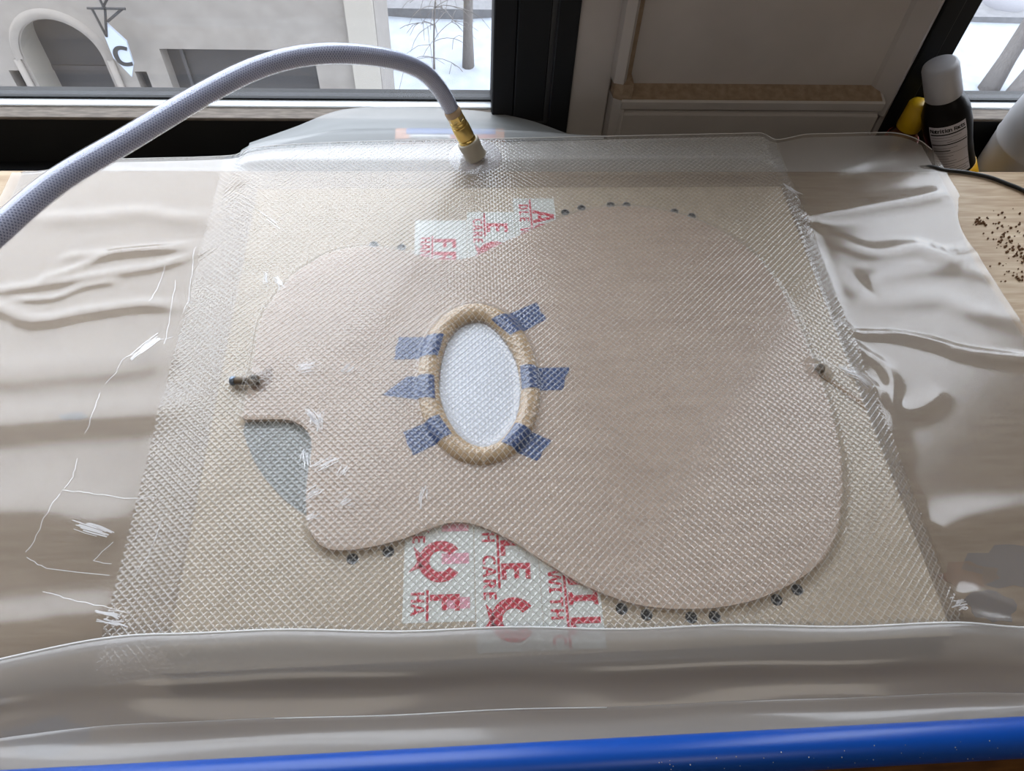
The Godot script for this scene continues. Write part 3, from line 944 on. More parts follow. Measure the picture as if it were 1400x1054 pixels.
	for k in 144:
		for j in 12:
			var p := []
			for c in [[0, 0], [1, 0], [1, 1], [0, 1]]:
				var a: float = TAU * (k + c[0]) / 144.0
				var u := float(j + c[1]) / 12.0
				var l := lerpf(at_angle(hole_r, a), at_angle(ring_r, a), 0.5 - 0.5 * cos(PI * u))
				var w := 0.5 - 0.5 * cos(PI * u)
				var hh := 0.0058 * sqrt(maxf(0.0, 1.0 - (2.0 * w - 1.0) ** 2))
				p.append(Vector3(hole_mid.x + cos(a) * l, PLATE_TOP + hh, hole_mid.y + sin(a) * l))
			quad(hoop, p[0], p[3], p[2], p[1])
	var hoop_wood := grained(material(Color(1, 1, 1), 0.55), 73, 0.03, Color(0.68, 0.56, 0.41), Color(0.80, 0.69, 0.54), Vector3(5, 5, 5))
	var ho := place("rosette_hoop", done(hoop), hoop_wood)
	tag(ho, "tan bent wood hoop round the oval sound hole of the guitar plate", "hoop")

	# six pieces of blue tape across the hoop
	var blue := material(Color(0.05, 0.23, 0.46), 0.55)
	var tapes := [
		["blue tape piece at the upper right of the sound hole, slanting up", [-0.0482, -0.0596, -0.025, -0.0724, -0.0020, -0.0848], [-0.0305, -0.0390, -0.012, -0.0505, 0.0064, -0.0623]],
		["blue tape piece at the middle right of the sound hole", [-0.0229, -0.0031, 0.0, -0.0032, 0.0242, -0.0033], [-0.0226, 0.0233, -0.004, 0.0229, 0.0151, 0.0225]],
		["blue tape piece at the lower right of the sound hole, slanting down", [-0.0304, 0.0598, -0.015, 0.0682, 0.0004, 0.0765], [-0.0441, 0.0800, -0.029, 0.0889, -0.0135, 0.0970]],
		["blue tape piece at the upper left of the sound hole, level", [-0.0941, -0.0415, -0.115, -0.0418, -0.1382, -0.0422], [-0.1000, -0.0161, -0.12, -0.0157, -0.1414, -0.0154]],
		["blue tape piece with a pointed end at the middle left of the sound hole", [-0.1032, 0.0069, -0.1282, 0.0043, -0.1500, 0.0246], [-0.1021, 0.0331, -0.126, 0.0292, -0.1505, 0.0251]],
		["blue tape piece at the lower left of the sound hole, slanting", [-0.0988, 0.0506, -0.115, 0.0578, -0.1304, 0.0650], [-0.0871, 0.0707, -0.104, 0.0798, -0.1211, 0.0890]]]
	for t in tapes:
		var u := [Vector2(t[1][0], t[1][1]), Vector2(t[1][2], t[1][3]), Vector2(t[1][4], t[1][5])]
		var l := [Vector2(t[2][0], t[2][1]), Vector2(t[2][2], t[2][3]), Vector2(t[2][4], t[2][5])]
		var st := begin(true)
		var nu := 26
		var nv := 8
		var grid := []
		for i in nu + 1:
			var f := 2.0 * i / nu
			var k := mini(int(f), 1)
			var a: Vector2 = u[k].lerp(u[k + 1], f - k)
			var b: Vector2 = l[k].lerp(l[k + 1], f - k)
			var row := []
			for j in nv + 1:
				var p := a.lerp(b, float(j) / nv)
				if i == nu:
					p += (a - b).orthogonal().normalized() * (0.0007 * sin(j * 5.1))
				row.append(Vector3(p.x, PLATE_TOP + maxf(0.0, ring_height(p)) * 0.97 + 0.0004, p.y))
			grid.append(row)
		var turned: bool = (u[2] - u[0]).cross(l[0] - u[0]) > 0
		for i in nu:
			for j in nv:
				if turned:
					quad(st, grid[i][j], grid[i][j + 1], grid[i + 1][j + 1], grid[i + 1][j])
				else:
					quad(st, grid[i][j], grid[i + 1][j], grid[i + 1][j + 1], grid[i][j + 1])
		var o := place("blue_tape", done(st), blue)
		tag(o, t[0], "tape", "blue tape pieces round the sound hole")

	# locating pins at either end of the plate
	var steel := material(Color(0.45, 0.50, 0.56), 0.35, 0.7)
	var brown := material(Color(0.36, 0.30, 0.22), 0.6)
	var tan_tape := material(Color(0.47, 0.36, 0.27), 0.6)
	var lp := thing("locating_pin", "small dark metal pin with a tape square at the neck end of the plate, left", "pin")
	var p1 := begin(true)
	lathe(p1, [Vector2(0, -0.001), Vector2(0.0032, 0.0), Vector2(0.0036, 0.002), Vector2(0.0036, 0.014), Vector2(0.0028, 0.0155), Vector2(0, 0.016)], 16, along(Vector3(-0.270, 0.0205, 0.0085), Vector3(-0.288, 0.0185, 0.0065)))
	place("shaft", done(p1), brown, lp)
	var p2 := begin(true)
	lathe(p2, [Vector2(0, 0.0), Vector2(0.0042, 0.0005), Vector2(0.0044, 0.003), Vector2(0.0035, 0.0045), Vector2(0, 0.005)], 16, along(Vector3(-0.2845, 0.0190, 0.0068), Vector3(-0.290, 0.0182, 0.0062)))
	place("steel_tip", done(p2), steel, lp)
	var p3 := begin(true)
	lathe(p3, [Vector2(0.0052, 0.0), Vector2(0.0056, 0.001), Vector2(0.0056, 0.004), Vector2(0.0048, 0.0052), Vector2(0.0022, 0.0055), Vector2(0.0020, 0.0035), Vector2(0, 0.0035)], 8, Transform3D(Basis(), Vector3(-0.2675, PLATE_TOP + 0.0004, 0.0075)))
	place("nut", done(p3), brown, lp)
	var p4 := begin()
	prism(p4, PackedVector2Array([Vector2(-0.2665, -0.0015), Vector2(-0.2535, -0.0085), Vector2(-0.2515, 0.0070), Vector2(-0.2585, 0.0185), Vector2(-0.2690, 0.0165)]), PLATE_TOP, PLATE_TOP + 0.0003)
	place("tape_square", done(p4), tan_tape, lp)
	var rp := thing("locating_pin", "small dark metal pin with a wooden sliver at the tail end of the plate, right", "pin")
	var r1 := begin(true)
	lathe(r1, [Vector2(0.0048, 0.0), Vector2(0.0052, 0.001), Vector2(0.0052, 0.0035), Vector2(0.0044, 0.005), Vector2(0.0020, 0.0055), Vector2(0.0018, 0.0035), Vector2(0, 0.0035)], 8, Transform3D(Basis(), Vector3(0.2665, PLATE_TOP - 0.0015, 0.0030)))
	place("nut", done(r1), brown, rp)
	var r2 := begin()
	prism(r2, PackedVector2Array([Vector2(0.2660, 0.0080), Vector2(0.2690, 0.0050), Vector2(0.2985, 0.0360), Vector2(0.2990, 0.0480), Vector2(0.2950, 0.0430)]), BOARD_TOP, BOARD_TOP + 0.0012, 0.0003)
	place("sliver", done(r2), material(Color(0.55, 0.44, 0.30), 0.6), rp)

func plate_mesh(st: SurfaceTool) -> void:   # the plate with its hole: outline and hole joined by a slit
	var hp := PackedVector2Array()
	for k in 72:
		var a := TAU * k / 72
		hp.append(hole_mid + Vector2(cos(a), sin(a)) * at_angle(hole_r, a))
	# split into an upper and a lower half along the hole's level so that each is a simple outline
	for half in [-1.0, 1.0]:
		var clip := PackedVector2Array([Vector2(-1, hole_mid.y), Vector2(1, hole_mid.y), Vector2(1, hole_mid.y + half), Vector2(-1, hole_mid.y + half)])
		var parts := Geometry2D.intersect_polygons(plate, clip)
		for part in parts:
			var cut := Geometry2D.clip_polygons(part, hp)
			for c in cut:
				prism_open(st, c, BOARD_TOP, PLATE_TOP, hole_mid.y)

func prism_open(st: SurfaceTool, poly: PackedVector2Array, y0: float, y1: float, seam: float) -> void:   # as prism(), without the walls on the seam
	var pl := poly.duplicate()
	if not Geometry2D.is_polygon_clockwise(pl):
		pl.reverse()
	var idx := Geometry2D.triangulate_polygon(pl)
	for i in range(0, idx.size(), 3):
		var a := pl[idx[i]]
		var b := pl[idx[i + 1]]
		var c := pl[idx[i + 2]]
		if (b - a).cross(c - a) > 0:
			var s := b
			b = c
			c = s
		tri(st, Vector3(a.x, y1, a.y), Vector3(b.x, y1, b.y), Vector3(c.x, y1, c.y))
	for i in pl.size():
		var a := pl[i]
		var b := pl[(i + 1) % pl.size()]
		if absf(a.y - seam) < 1e-5 and absf(b.y - seam) < 1e-5:
			continue
		quad(st, Vector3(a.x, y1, a.y), Vector3(a.x, y0, a.y), Vector3(b.x, y0, b.y), Vector3(b.x, y1, b.y))

func print_tape(t: Node, words: String, pitch: float, cap: float, x: float, z0: float, y: float, s: Array, mat: Material) -> void:
	for i in words.length():
		var z := z0 + pitch * i
		if words[i] == " " or z < s[3] + 0.001 or z + pitch * 0.9 > s[4] or (z > -0.135 and z < 0.125):
			continue
		var key := "%s%.4f" % [words[i], cap]
		if not glyphs.has(key):
			glyphs[key] = letter(words[i], cap, 0.0002)
		var o := place("letter", glyphs[key], mat, t)
		o.transform = Transform3D(Basis(Vector3(0, 0, 1), Vector3(1, 0, 0), Vector3(0, 1, 0)), Vector3(x - glyphs[key].get_aabb().position.y, y + 0.0001, z + pitch * 0.47))

var glyphs := {}

func emblem(t: Node, at: Vector3, mat: Material, zmax: float) -> void:
	var st := begin()
	var n := 26
	for k in n:
		var a0 := deg_to_rad(35.0 + 290.0 * k / n)
		var a1 := deg_to_rad(35.0 + 290.0 * (k + 1) / n)
		var p := PackedVector2Array()
		for q in [[0.0175, a0], [0.0175, a1], [0.0088, a1], [0.0088, a0]]:
			p.append(Vector2(at.x + q[0] * cos(q[1]), minf(zmax, at.z + q[0] * sin(q[1]))))
		if absf((p[1] - p[0]).cross(p[2] - p[0])) > 1e-9 and absf((p[2] - p[0]).cross(p[3] - p[0])) > 1e-9:
			prism(st, p, at.y, at.y + 0.0002)
	for z in [[Vector2(-0.0150, -0.006), Vector2(-0.0215, -0.013), Vector2(-0.0185, 0.001), Vector2(-0.0150, 0.002)], [Vector2(-0.0185, 0.0), Vector2(-0.0205, 0.003), Vector2(-0.0255, 0.0085), Vector2(-0.0130, 0.004)]]:
		var p := PackedVector2Array()
		for v in z:
			p.append(Vector2(at.x, at.z) + v)
		if p[2].y < zmax:
			prism(st, p, at.y, at.y + 0.0002)
	place("emblem", done(st), mat, t)

# ------------------------------------------------------------------ the bag: netting, film, flaps, clamp, port
func rear_edge(x: float) -> float:
	var z := -0.3510 - 0.040 * (x + 0.01)
	z += 0.008 * smoothstep(-0.2, -0.4, x) + 0.020 * smoothstep(-0.48, -0.57, x) - 0.010 * smoothstep(0.32, 0.37, x)
	if x > 0.47:
		var u := clampf((x - 0.47) / 0.05, 0.0, 1.0)
		z += 0.045 * (1.0 - sqrt(maxf(0.0, 1.0 - u * u)))
	return z

func right_edge(z: float) -> float:
	return 0.521 - 0.021 * smoothstep(-0.27, -0.17, z) + 0.010 * smoothstep(-0.17, -0.04, z)

func sheet(columns: PackedFloat32Array, rows: int, z1: float, lift: float, gap: float, emboss: bool) -> ArrayMesh:
	var v := PackedVector3Array()
	var nn := PackedVector3Array()
	var uv := PackedVector2Array()
	var idx := PackedInt32Array()
	var nc := columns.size()
	for layer in (2 if gap > 0.0 else 1):
		var base := v.size()
		for i in nc:
			var x0 := columns[i]
			for j in rows:
				var t := float(j) / (rows - 1)
				var x := x0
				if x0 > NET_RIGHT:
					x = lerpf(NET_RIGHT, right_edge(lerpf(rear_edge(x0), z1, t)), (x0 - NET_RIGHT) / (0.52 - NET_RIGHT))
				var z := lerpf(rear_edge(x), z1, t)
				v.append(Vector3(x, film_at(x, z) + lift - gap * layer, z))
				var e := 0.0015
				nn.append(Vector3(film_at(x - e, z) - film_at(x + e, z), 2 * e, film_at(x, z - e) - film_at(x, z + e)).normalized())
				uv.append(Vector2(x + z, x - z) / (sqrt(2.0) * NET_PITCH))
		for i in nc - 1:
			for j in rows - 1:
				var a := base + i * rows + j
				idx.append_array([a, a + rows, a + rows + 1, a, a + rows + 1, a + 1])
	var arr := []
	arr.resize(Mesh.ARRAY_MAX)
	arr[Mesh.ARRAY_VERTEX] = v
	arr[Mesh.ARRAY_NORMAL] = nn
	arr[Mesh.ARRAY_TEX_UV] = uv
	arr[Mesh.ARRAY_INDEX] = idx
	var m := ArrayMesh.new()
	m.add_surface_from_arrays(Mesh.PRIMITIVE_TRIANGLES, arr)
	return m

const NET_PITCH := 0.0047

func spread(a: float, b: float, n: int) -> PackedFloat32Array:
	var out := PackedFloat32Array()
	for i in n:
		out.append(lerpf(a, b, float(i) / (n - 1)))
	return out

func bag() -> void:
	# netting
	var net := thing("breather_net", "diagonal mesh netting laid over the board and the guitar plate inside the bag", "netting")
	var strand := material(Color(0.86, 0.85, 0.83), 0.45)
	strand.metallic_specular = 0.3
	strand.transparency = BaseMaterial3D.TRANSPARENCY_ALPHA
	strand.albedo_color.a = 0.32
	var v := PackedVector3Array()
	var nn := PackedVector3Array()
	var idx := PackedInt32Array()
	var r2 := sqrt(2.0)
	for dir in [1.0, -1.0]:
		var k := -90
		while k < 120:
			var c := k * NET_PITCH * r2   # x + dir * z = c
			k += 1
			var along_ := Vector2(1, -dir) / r2
			var across := Vector3(1, 0, dir) / r2
			var x := NET_LEFT
			var prev := -1
			while x < NET_RIGHT:
				var z: float = (c - x) * dir
				var inside: bool = z < 0.256 and z > rear_edge(x) + 0.001
				if inside:
					var p := Vector3(x, film_at(x, z) - 0.0009, z)
					var at := v.size()
					v.append(p - across * 0.0005)
					v.append(p + Vector3(0, 0.00045, 0))
					v.append(p + across * 0.0005)
					nn.append((Vector3.UP - across).normalized())
					nn.append(Vector3.UP)
					nn.append((Vector3.UP + across).normalized())
					if prev >= 0:
						for s in 2:
							var a := prev + s
							var b := at + s
							if dir > 0:
								idx.append_array([a, b, b + 1, a, b + 1, a + 1])
							else:
								idx.append_array([a, b + 1, b, a, a + 1, b + 1])
					prev = at
				else:
					prev = -1
				x += 0.0032
	var arr := []
	arr.resize(Mesh.ARRAY_MAX)
	arr[Mesh.ARRAY_VERTEX] = v
	arr[Mesh.ARRAY_NORMAL] = nn
	arr[Mesh.ARRAY_INDEX] = idx
	var nm := ArrayMesh.new()
	nm.add_surface_from_arrays(Mesh.PRIMITIVE_TRIANGLES, arr)
	place("strands", nm, strand, net, "stuff")

	# film
	var b := thing("vacuum_bag", "large clear plastic vacuum bag wrapped over the board, wrinkled at both sides", "bag")
	var film := clear_sheet(Color(0.63, 0.58, 0.525), 0.32, 0.19)
	var embossed := clear_sheet(Color(0.74, 0.72, 0.70), 0.06, 0.18)
	embossed.heightmap_enabled = true
	embossed.heightmap_texture = emboss_texture()
	embossed.heightmap_scale = 0.033
	embossed.texture_repeat = true
	place("film_side", sheet(spread(-0.585, NET_LEFT, 66), 200, 0.268, 0.0, 0.0, false), film, b)
	place("film_side", sheet(spread(NET_RIGHT, 0.520, 60), 200, 0.268, 0.0, 0.0, false), film, b)
	place("film_centre", sheet(spread(NET_LEFT, NET_RIGHT, 200), 200, 0.268, 0.0, 0.0, true), embossed, b)
	# front flap, folded over the board's edge down to the clamp
	var milky := material(Color(0.63, 0.61, 0.59), 0.30)
	milky.transparency = BaseMaterial3D.TRANSPARENCY_ALPHA
	milky.albedo_color.a = 0.52
	milky.clearcoat_enabled = true
	milky.clearcoat_roughness = 0.12
	var fst := begin(true)
	var prof := [Vector3(0.0, 0.010, 0), Vector3(-0.006, 0.005, 0), Vector3(-0.0085, 0.0075, 0), Vector3(-0.0065, 0.0098, 0), Vector3(0.0, 0.0103, 0), Vector3(0.012, 0.0085, 0), Vector3(0.024, 0.0055, 0), Vector3(0.036, -0.001, 0), Vector3(0.050, -0.006, 0), Vector3(0.0505, -0.0055, 0), Vector3(0.062, -0.0065, 0), Vector3(0.073, -0.001, 0), Vector3(0.083, 0.0085, 0)]
	var nx := 110
	var rows := []
	for i in nx + 1:
		var x := lerpf(-0.585, 0.515, float(i) / nx)
		var z0 := 0.2520 + 0.026 * (x + 0.05) + 0.0012 * sin(x * 37.0) + 0.026 * smoothstep(-0.30, -0.50, x)
		var row := []
		for q in prof:
			var tz := clampf((q.x + 0.008) / 0.09, 0.0, 1.0)
			var z: float = z0 + q.x
			if q.x > 0.0:
				z = lerpf(z0, 0.3275 - 0.006 * (x + 0.05), q.x / 0.083)
			var y: float = 0.0155 + q.y
			if x < -0.3:
				y = lerpf(y, 0.0085 + q.y * 0.8, smoothstep(-0.3, -0.40, x) * (1.0 - smoothstep(0.05, 0.083, q.x)))
			if x > 0.3:
				y = lerpf(y, 0.0095 + q.y * 0.8, smoothstep(0.3, 0.36, x) * (1.0 - smoothstep(0.05, 0.083, q.x)))
			y += 0.0012 * sin(x * 23.0 + q.x * 60.0) * smoothstep(0.02, 0.06, q.x) * (1.0 - smoothstep(0.06, 0.083, q.x))
			row.append(Vector3(x, y, z))
		rows.append(spline(row, 3))
	for i in nx:
		for j in rows[0].size() - 1:
			quad(fst, rows[i][j], rows[i][j + 1], rows[i + 1][j + 1], rows[i + 1][j])
	place("front_flap", done(fst), milky, b)
	# bright crease of the fold
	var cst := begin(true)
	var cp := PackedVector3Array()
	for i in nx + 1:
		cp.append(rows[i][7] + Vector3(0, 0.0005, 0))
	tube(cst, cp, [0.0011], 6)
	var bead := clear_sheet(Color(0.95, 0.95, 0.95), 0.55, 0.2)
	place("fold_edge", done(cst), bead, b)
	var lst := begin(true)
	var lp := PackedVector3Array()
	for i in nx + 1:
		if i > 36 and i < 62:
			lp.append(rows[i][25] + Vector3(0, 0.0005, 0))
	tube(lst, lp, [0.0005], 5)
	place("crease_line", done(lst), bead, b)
	# rear flap: the longer lower sheet lying up against the window ledge
	var rear := material(Color(0.76, 0.77, 0.77), 0.30)
	rear.transparency = BaseMaterial3D.TRANSPARENCY_ALPHA
	rear.albedo_color.a = 0.42
	var rst := begin(true)
	var edge := [Vector2(-0.335, -0.377), Vector2(-0.286, -0.4071), Vector2(-0.2253, -0.4453), Vector2(-0.1408, -0.4508), Vector2(-0.0551, -0.4444), Vector2(0.011, -0.4265), Vector2(0.0656, -0.3960), Vector2(0.10, -0.382)]
	var ep := []
	for e in edge:
		ep.append(Vector3(e.x, 0, e.y))
	var es := spline(ep, 8)
	var grid := []
	for p in es:
		var row := []
		for j in 13:
			var t := j / 12.0
			var z := lerpf(rear_edge(p.x) + 0.004, p.z, t)
			var y := lerpf(film_at(p.x, rear_edge(p.x)) + 0.003, -0.0105 + 0.003 * (1.0 - smoothstep(0.1, 0.3, absf(t - 0.55))), smoothstep(0.2, 0.6, t))
			row.append(Vector3(p.x, y - 0.004, z))
		grid.append(row)
	for i in grid.size() - 1:
		for j in 12:
			quad(rst, grid[i][j], grid[i + 1][j], grid[i + 1][j + 1], grid[i][j + 1])
	place("rear_flap", done(rst), rear, b)
	# lower sheet of the bag: on the bench below the board, hanging free behind the bench
	var under := material(Color(0.67, 0.62, 0.565), 0.30)
	under.transparency = BaseMaterial3D.TRANSPARENCY_ALPHA
	under.albedo_color.a = 0.42
	var free := material(Color(0.80, 0.79, 0.78), 0.30)
	free.transparency = BaseMaterial3D.TRANSPARENCY_ALPHA
	free.albedo_color.a = 0.8
	for piece in 2:
		var low := begin(true)
		var steps: int = [10, 12][piece]
		for i in 110:
			for j in steps:
				var p := []
				for k in [[0, 0], [1, 0], [1, 1], [0, 1]]:
					var x: float = lerpf(-0.575, 0.512, (i + k[0]) / 110.0)
					var t: float = float(j + k[1]) / steps
					var z: float = lerpf(rear_edge(x) + 0.001, -0.306, t) if piece == 0 else lerpf(-0.306, 0.322, t)
					p.append(Vector3(minf(x, right_edge(z) - 0.004), lerpf(0.0006, film_at(x, minf(z, 0.25)) - 0.004, smoothstep(-0.306, -0.316, z)), z))
				quad(low, p[0], p[3], p[2], p[1])
		place("lower_film", done(low), [free, under][piece], b)
	# rim of the film's rear edge
	var est := begin(true)
	var epn := PackedVector3Array()
	for i in 150:
		var x := lerpf(-0.575, 0.519, i / 149.0)
		var z := rear_edge(x)
		epn.append(Vector3(x, film_at(x, z), z))
	tube(est, epn, [0.0007], 5)
	place("film_rim", done(est), bead, b)
	# creases and scuffs on the film
	var scuff := clear_sheet(Color(0.96, 0.96, 0.97), 0.55, 0.2)
	var sst := begin()
	rng.seed = 3
	for s in [[-0.269, -0.130, -0.253, -0.106, 5], [-0.276, -0.133, -0.272, -0.116, 5], [-0.231, -0.006, -0.213, -0.010, 9], [-0.187, 0.001, -0.180, -0.009, 6], [-0.216, 0.041, -0.202, 0.061, 9], [-0.206, 0.041, -0.207, 0.062, 7], [-0.204, 0.103, -0.184, 0.089, 7], [-0.182, 0.110, -0.177, 0.100, 4], [-0.180, 0.133, -0.169, 0.125, 6], [-0.208, 0.127, -0.197, 0.121, 8], [-0.205, 0.145, -0.197, 0.140, 7], [-0.109, 0.116, -0.112, 0.141, 3], [-0.215, 0.081, -0.211, 0.099, 6], [-0.294, -0.220, -0.272, -0.199, 4], [0.302, -0.266, 0.322, -0.262, 14], [0.316, 0.234, 0.328, 0.230, 16], [0.290, 0.0, 0.318, 0.020, 14], [-0.36, 0.215, -0.335, 0.221, 10], [-0.395, 0.140, -0.365, 0.150, 14], [-0.37, -0.06, -0.39, -0.03, 12]]:
		for k in s[4]:
			var o := Vector2(rng.randfn(), rng.randfn()) * 0.0025
			var a := Vector2(s[0], s[1]).lerp(Vector2(s[2], s[3]), rng.randf_range(0.0, 0.3)) + o
			var c := Vector2(s[0], s[1]).lerp(Vector2(s[2], s[3]), rng.randf_range(0.6, 1.0)) + o + Vector2(rng.randfn(), rng.randfn()) * 0.001
			hair(sst, PackedVector2Array([a, a.lerp(c, 0.5) + Vector2(rng.randfn(), rng.randfn()) * 0.0007, c]), rng.randf_range(0.00025, 0.0006))
	place("scuff_marks", done(sst), scuff, b, "stuff")
	var crs := begin()
	for c in [[-0.358, -0.180, -0.357, -0.154, -0.352, -0.103, -0.354, -0.084], [-0.384, -0.152, -0.387, -0.113, -0.390, -0.101], [-0.385, -0.039, -0.397, -0.030, -0.400, -0.015, -0.409, 0.001], [-0.358, -0.058, -0.380, -0.048, -0.389, -0.041], [-0.410, 0.007, -0.410, 0.023, -0.412, 0.058], [-0.412, 0.076, -0.411, 0.094, -0.415, 0.109], [-0.415, 0.108, -0.393, 0.111, -0.362, 0.116, -0.331, 0.117], [-0.416, 0.111, -0.422, 0.134, -0.426, 0.157, -0.430, 0.164], [-0.427, 0.166, -0.410, 0.176, -0.346, 0.186], [-0.327, 0.139, -0.330, 0.169, -0.341, 0.187], [-0.360, 0.174, -0.375, 0.171, -0.360, 0.152], [-0.407, 0.195, -0.384, 0.202, -0.351, 0.211, -0.337, 0.214], [-0.370, -0.133, -0.366, -0.084, -0.363, -0.039]]:
		var p := PackedVector2Array()
		for i in range(0, c.size() - 2, 2):
			for k in 5:
				p.append(Vector2(c[i], c[i + 1]).lerp(Vector2(c[i + 2], c[i + 3]), k / 5.0) + Vector2(rng.randfn(), rng.randfn()) * 0.0005)
		hair(crs, p, 0.0003)
	place("crease_marks", done(crs), scuff, b, "stuff")

	# port disc and stem
	var pb := Vector3(-0.0585, film_at(-0.0585, -0.315) + 0.0006, -0.315)
	var disc := begin(true)
	lathe(disc, [Vector2(0.0315, -0.0006), Vector2(0.0315, 0.0004), Vector2(0.0295, 0.0012), Vector2(0.0120, 0.0014), Vector2(0, 0.0014)], 56, Transform3D(Basis.from_euler(Vector3(0.05, 0, 0)), pb))
	var port := place("port_disc", done(disc), clear_sheet(Color(0.80, 0.80, 0.83), 0.30, 0.12), b)
	var top := Vector3(-0.0788, 0.0605, -0.321)
	var ax := along(pb + Vector3(0.001, 0.001, 0.0), top)
	var stem := begin(true)
	lathe(stem, [Vector2(0.0135, 0.0), Vector2(0.0125, 0.002), Vector2(0.0122, 0.012), Vector2(0.0128, 0.013), Vector2(0.0130, 0.0215), Vector2(0.0120, 0.0225), Vector2(0.0095, 0.0225)], 36, ax)
	place("port_stem", done(stem), material(Color(0.66, 0.63, 0.57), 0.5), port)

	# clamp rod
	var rod := thing("clamp_rod", "blue plastic clamp rod along the front end of the bag", "rod")
	var blue := material(Color(0.0, 0.28, 0.64), 0.35)
	var rs := begin(true)
	lathe(rs, [Vector2(0, -0.60), Vector2(0.0128, -0.60), Vector2(0.0138, -0.599), Vector2(0.0138, 0.62), Vector2(0.0128, 0.621), Vector2(0, 0.621)], 40, along(Vector3(0, 0.0142, 0.3345), Vector3(1, 0.0142, 0.3285)))
	var rod_tube := place("tube", done(rs), blue, rod)
	var bits := begin()
	rng.seed = 9
	for k in 50:
		var x := rng.randf_range(-0.02, 0.36)
		var a := rng.randf_range(0.1, 1.3)
		var c := Vector3(x, 0.0142 + 0.0139 * cos(a), 0.3345 - 0.006 * x + 0.0139 * sin(a))
		var r := rng.randf_range(0.0002, 0.0006)
		lathe(bits, [Vector2(0, -r), Vector2(r, 0), Vector2(0, r)], 4, Transform3D(Basis.from_euler(Vector3(k, k * 2, k)), c))
	place("dust_specks", done(bits), material(Color(0.75, 0.72, 0.68), 0.9), rod_tube, "stuff")

	# hose with its brass coupling
	hose(ax)

func emboss_texture() -> ImageTexture:
	var n := 64
	var im := Image.create(n, n, false, Image.FORMAT_RF)
	for y in n:
		for x in n:
			var u := absf((x + 0.5) / n - 0.5) * 2.0   # 1 at the tile's edge, where the strands run
			var w := absf((y + 0.5) / n - 0.5) * 2.0
			var h := maxf(exp(-pow((1.0 - u) / 0.42, 2.0)), exp(-pow((1.0 - w) / 0.42, 2.0)))
			im.set_pixel(x, y, Color(h, h, h))
	return ImageTexture.create_from_image(im)

func hair(st: SurfaceTool, p: PackedVector2Array, w: float) -> void:
	for i in p.size() - 1:
		var d := (p[i + 1] - p[i]).normalized().orthogonal() * w
		var q := []
		for c in [p[i] - d, p[i] + d, p[i + 1] + d, p[i + 1] - d]:
			q.append(Vector3(c.x, film_at(c.x, c.y) + 0.0004, c.y))
		quad(st, q[0], q[1], q[2], q[3])

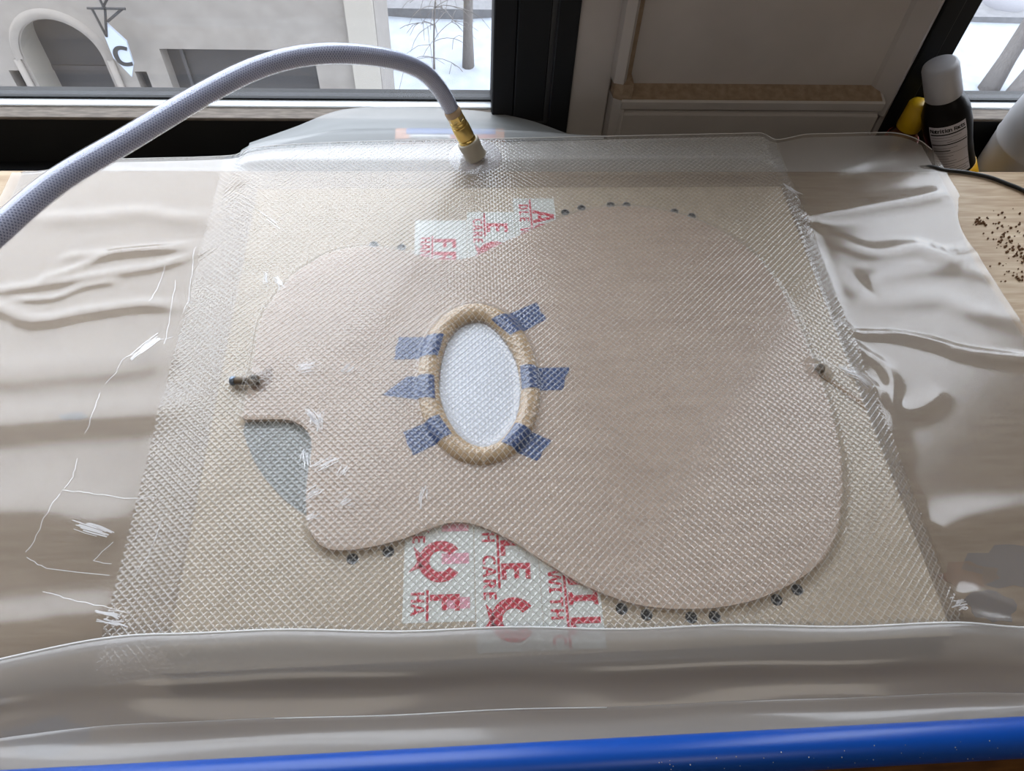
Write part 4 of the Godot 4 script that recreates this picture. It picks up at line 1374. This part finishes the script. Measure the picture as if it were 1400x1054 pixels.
func hose(ax: Transform3D) -> void:
	var h := thing("air_hose", "clear braided hose arching from the lower left to the bag port", "hose")
	var start := ax * Vector3(0, 0.066, 0)
	var pts := spline([start - (ax * Vector3(0, 0.066, 0) - ax * Vector3(0, 0.05, 0)), start, Vector3(-0.0985, 0.1150, -0.303), Vector3(-0.1149, 0.1510, -0.277), Vector3(-0.1409, 0.1835, -0.2435), Vector3(-0.1764, 0.2090, -0.2100), Vector3(-0.2109, 0.2190, -0.1890), Vector3(-0.2428, 0.2251, -0.1610), Vector3(-0.2754, 0.2286, -0.1215), Vector3(-0.3191, 0.2314, -0.0614), Vector3(-0.3541, 0.2347, -0.0102), Vector3(-0.3776, 0.2335, 0.0350), Vector3(-0.4016, 0.2292, 0.0766), Vector3(-0.4384, 0.2192, 0.1286), Vector3(-0.52, 0.18, 0.22)], 10)
	var core := begin(true)
	tube(core, pts, [0.0078], 24)
	place("core", done(core), material(Color(0.52, 0.54, 0.66), 0.45), h)
	# braid: two families of thin threads wound round the core
	var frames := []
	var side := Vector3.UP
	var run := 0.0
	var fine := PackedVector3Array()
	for i in pts.size() - 1:
		for k in 8:
			fine.append(pts[i].lerp(pts[i + 1], k / 8.0))
	for i in fine.size():
		var t := (fine[mini(i + 1, fine.size() - 1)] - fine[maxi(i - 1, 0)]).normalized()
		side = (side - t * side.dot(t)).normalized()
		if i > 0:
			run += fine[i].distance_to(fine[i - 1])
		frames.append([fine[i], side, t.cross(side), run, t])
	var br := begin()
	var m := 14
	for way in [1.0, -1.0]:
		for k in m:
			var last := []
			for f in frames:
				var a: float = TAU * k / m + way * TAU * f[3] / 0.034
				var n: Vector3 = f[1] * cos(a) + f[2] * sin(a)
				var tang: Vector3 = (f[4] + (f[2] * cos(a) - f[1] * sin(a)) * way * TAU * 0.008 / 0.034).normalized()
				var w := n.cross(tang) * 0.00042
				var p: Vector3 = f[0] + n * 0.00815
				var now := [p - w, p + w]
				if last:
					quad(br, last[0], now[0], now[1], last[1])
				last = now
	place("braid", done(br), material(Color(0.78, 0.80, 0.88), 0.35), h, "stuff")
	var skin := begin(true)
	tube(skin, pts, [0.0089], 28)
	place("clear_skin", done(skin), clear_sheet(Color(0.80, 0.82, 0.92), 0.10, 0.16), h)
	# coupling
	var c := thing("brass_coupling", "brass quick coupling joining the braided hose to the bag port", "coupling")
	var brass := material(Color(0.90, 0.78, 0.48), 0.28, 1.0)
	var c1 := begin(true)
	lathe(c1, [Vector2(0.0085, 0.0200), Vector2(0.0100, 0.0205), Vector2(0.0104, 0.0225), Vector2(0.0100, 0.0250), Vector2(0.0085, 0.0258), Vector2(0.0082, 0.0262), Vector2(0.0100, 0.0268), Vector2(0.0102, 0.0275), Vector2(0.0102, 0.0425), Vector2(0.0098, 0.0432), Vector2(0.0085, 0.0440)], 40, ax)
	place("sleeve", done(c1), brass, c)
	var c2 := begin(true)
	lathe(c2, [Vector2(0.0080, 0.0435), Vector2(0.0096, 0.0442), Vector2(0.0098, 0.0455), Vector2(0.0092, 0.0468), Vector2(0.0086, 0.0474), Vector2(0.0096, 0.0482), Vector2(0.0097, 0.0495), Vector2(0.0088, 0.0506), Vector2(0.0078, 0.0510)], 40, ax)
	place("knurled_ring", done(c2), brass, c)
	var c3 := begin()
	for k in 6:
		var a := TAU * k / 6
		var b := TAU * (k + 1) / 6
		var p := []
		for q in [[a, 0.0505], [b, 0.0505], [b, 0.0575], [a, 0.0575]]:
			p.append(ax * Vector3(0.0096 * cos(q[0]), q[1], -0.0096 * sin(q[0])))
		quad(c3, p[0], p[1], p[2], p[3])
		tri(c3, p[3], p[2], ax * Vector3(0, 0.0585, 0))
		tri(c3, p[1], p[0], ax * Vector3(0, 0.0500, 0))
	place("hex_nut", done(c3), brass, c)
	var c4 := begin(true)
	lathe(c4, [Vector2(0.0085, 0.0565), Vector2(0.0094, 0.0570), Vector2(0.0096, 0.0600), Vector2(0.0093, 0.0640), Vector2(0.0085, 0.0645)], 32, ax)
	place("ferrule", done(c4), material(Color(0.72, 0.62, 0.50), 0.4), c)

func _ready() -> void:
	light_and_camera()
	outlines()
	room()
	outside()
	bench()
	work()
	bag()
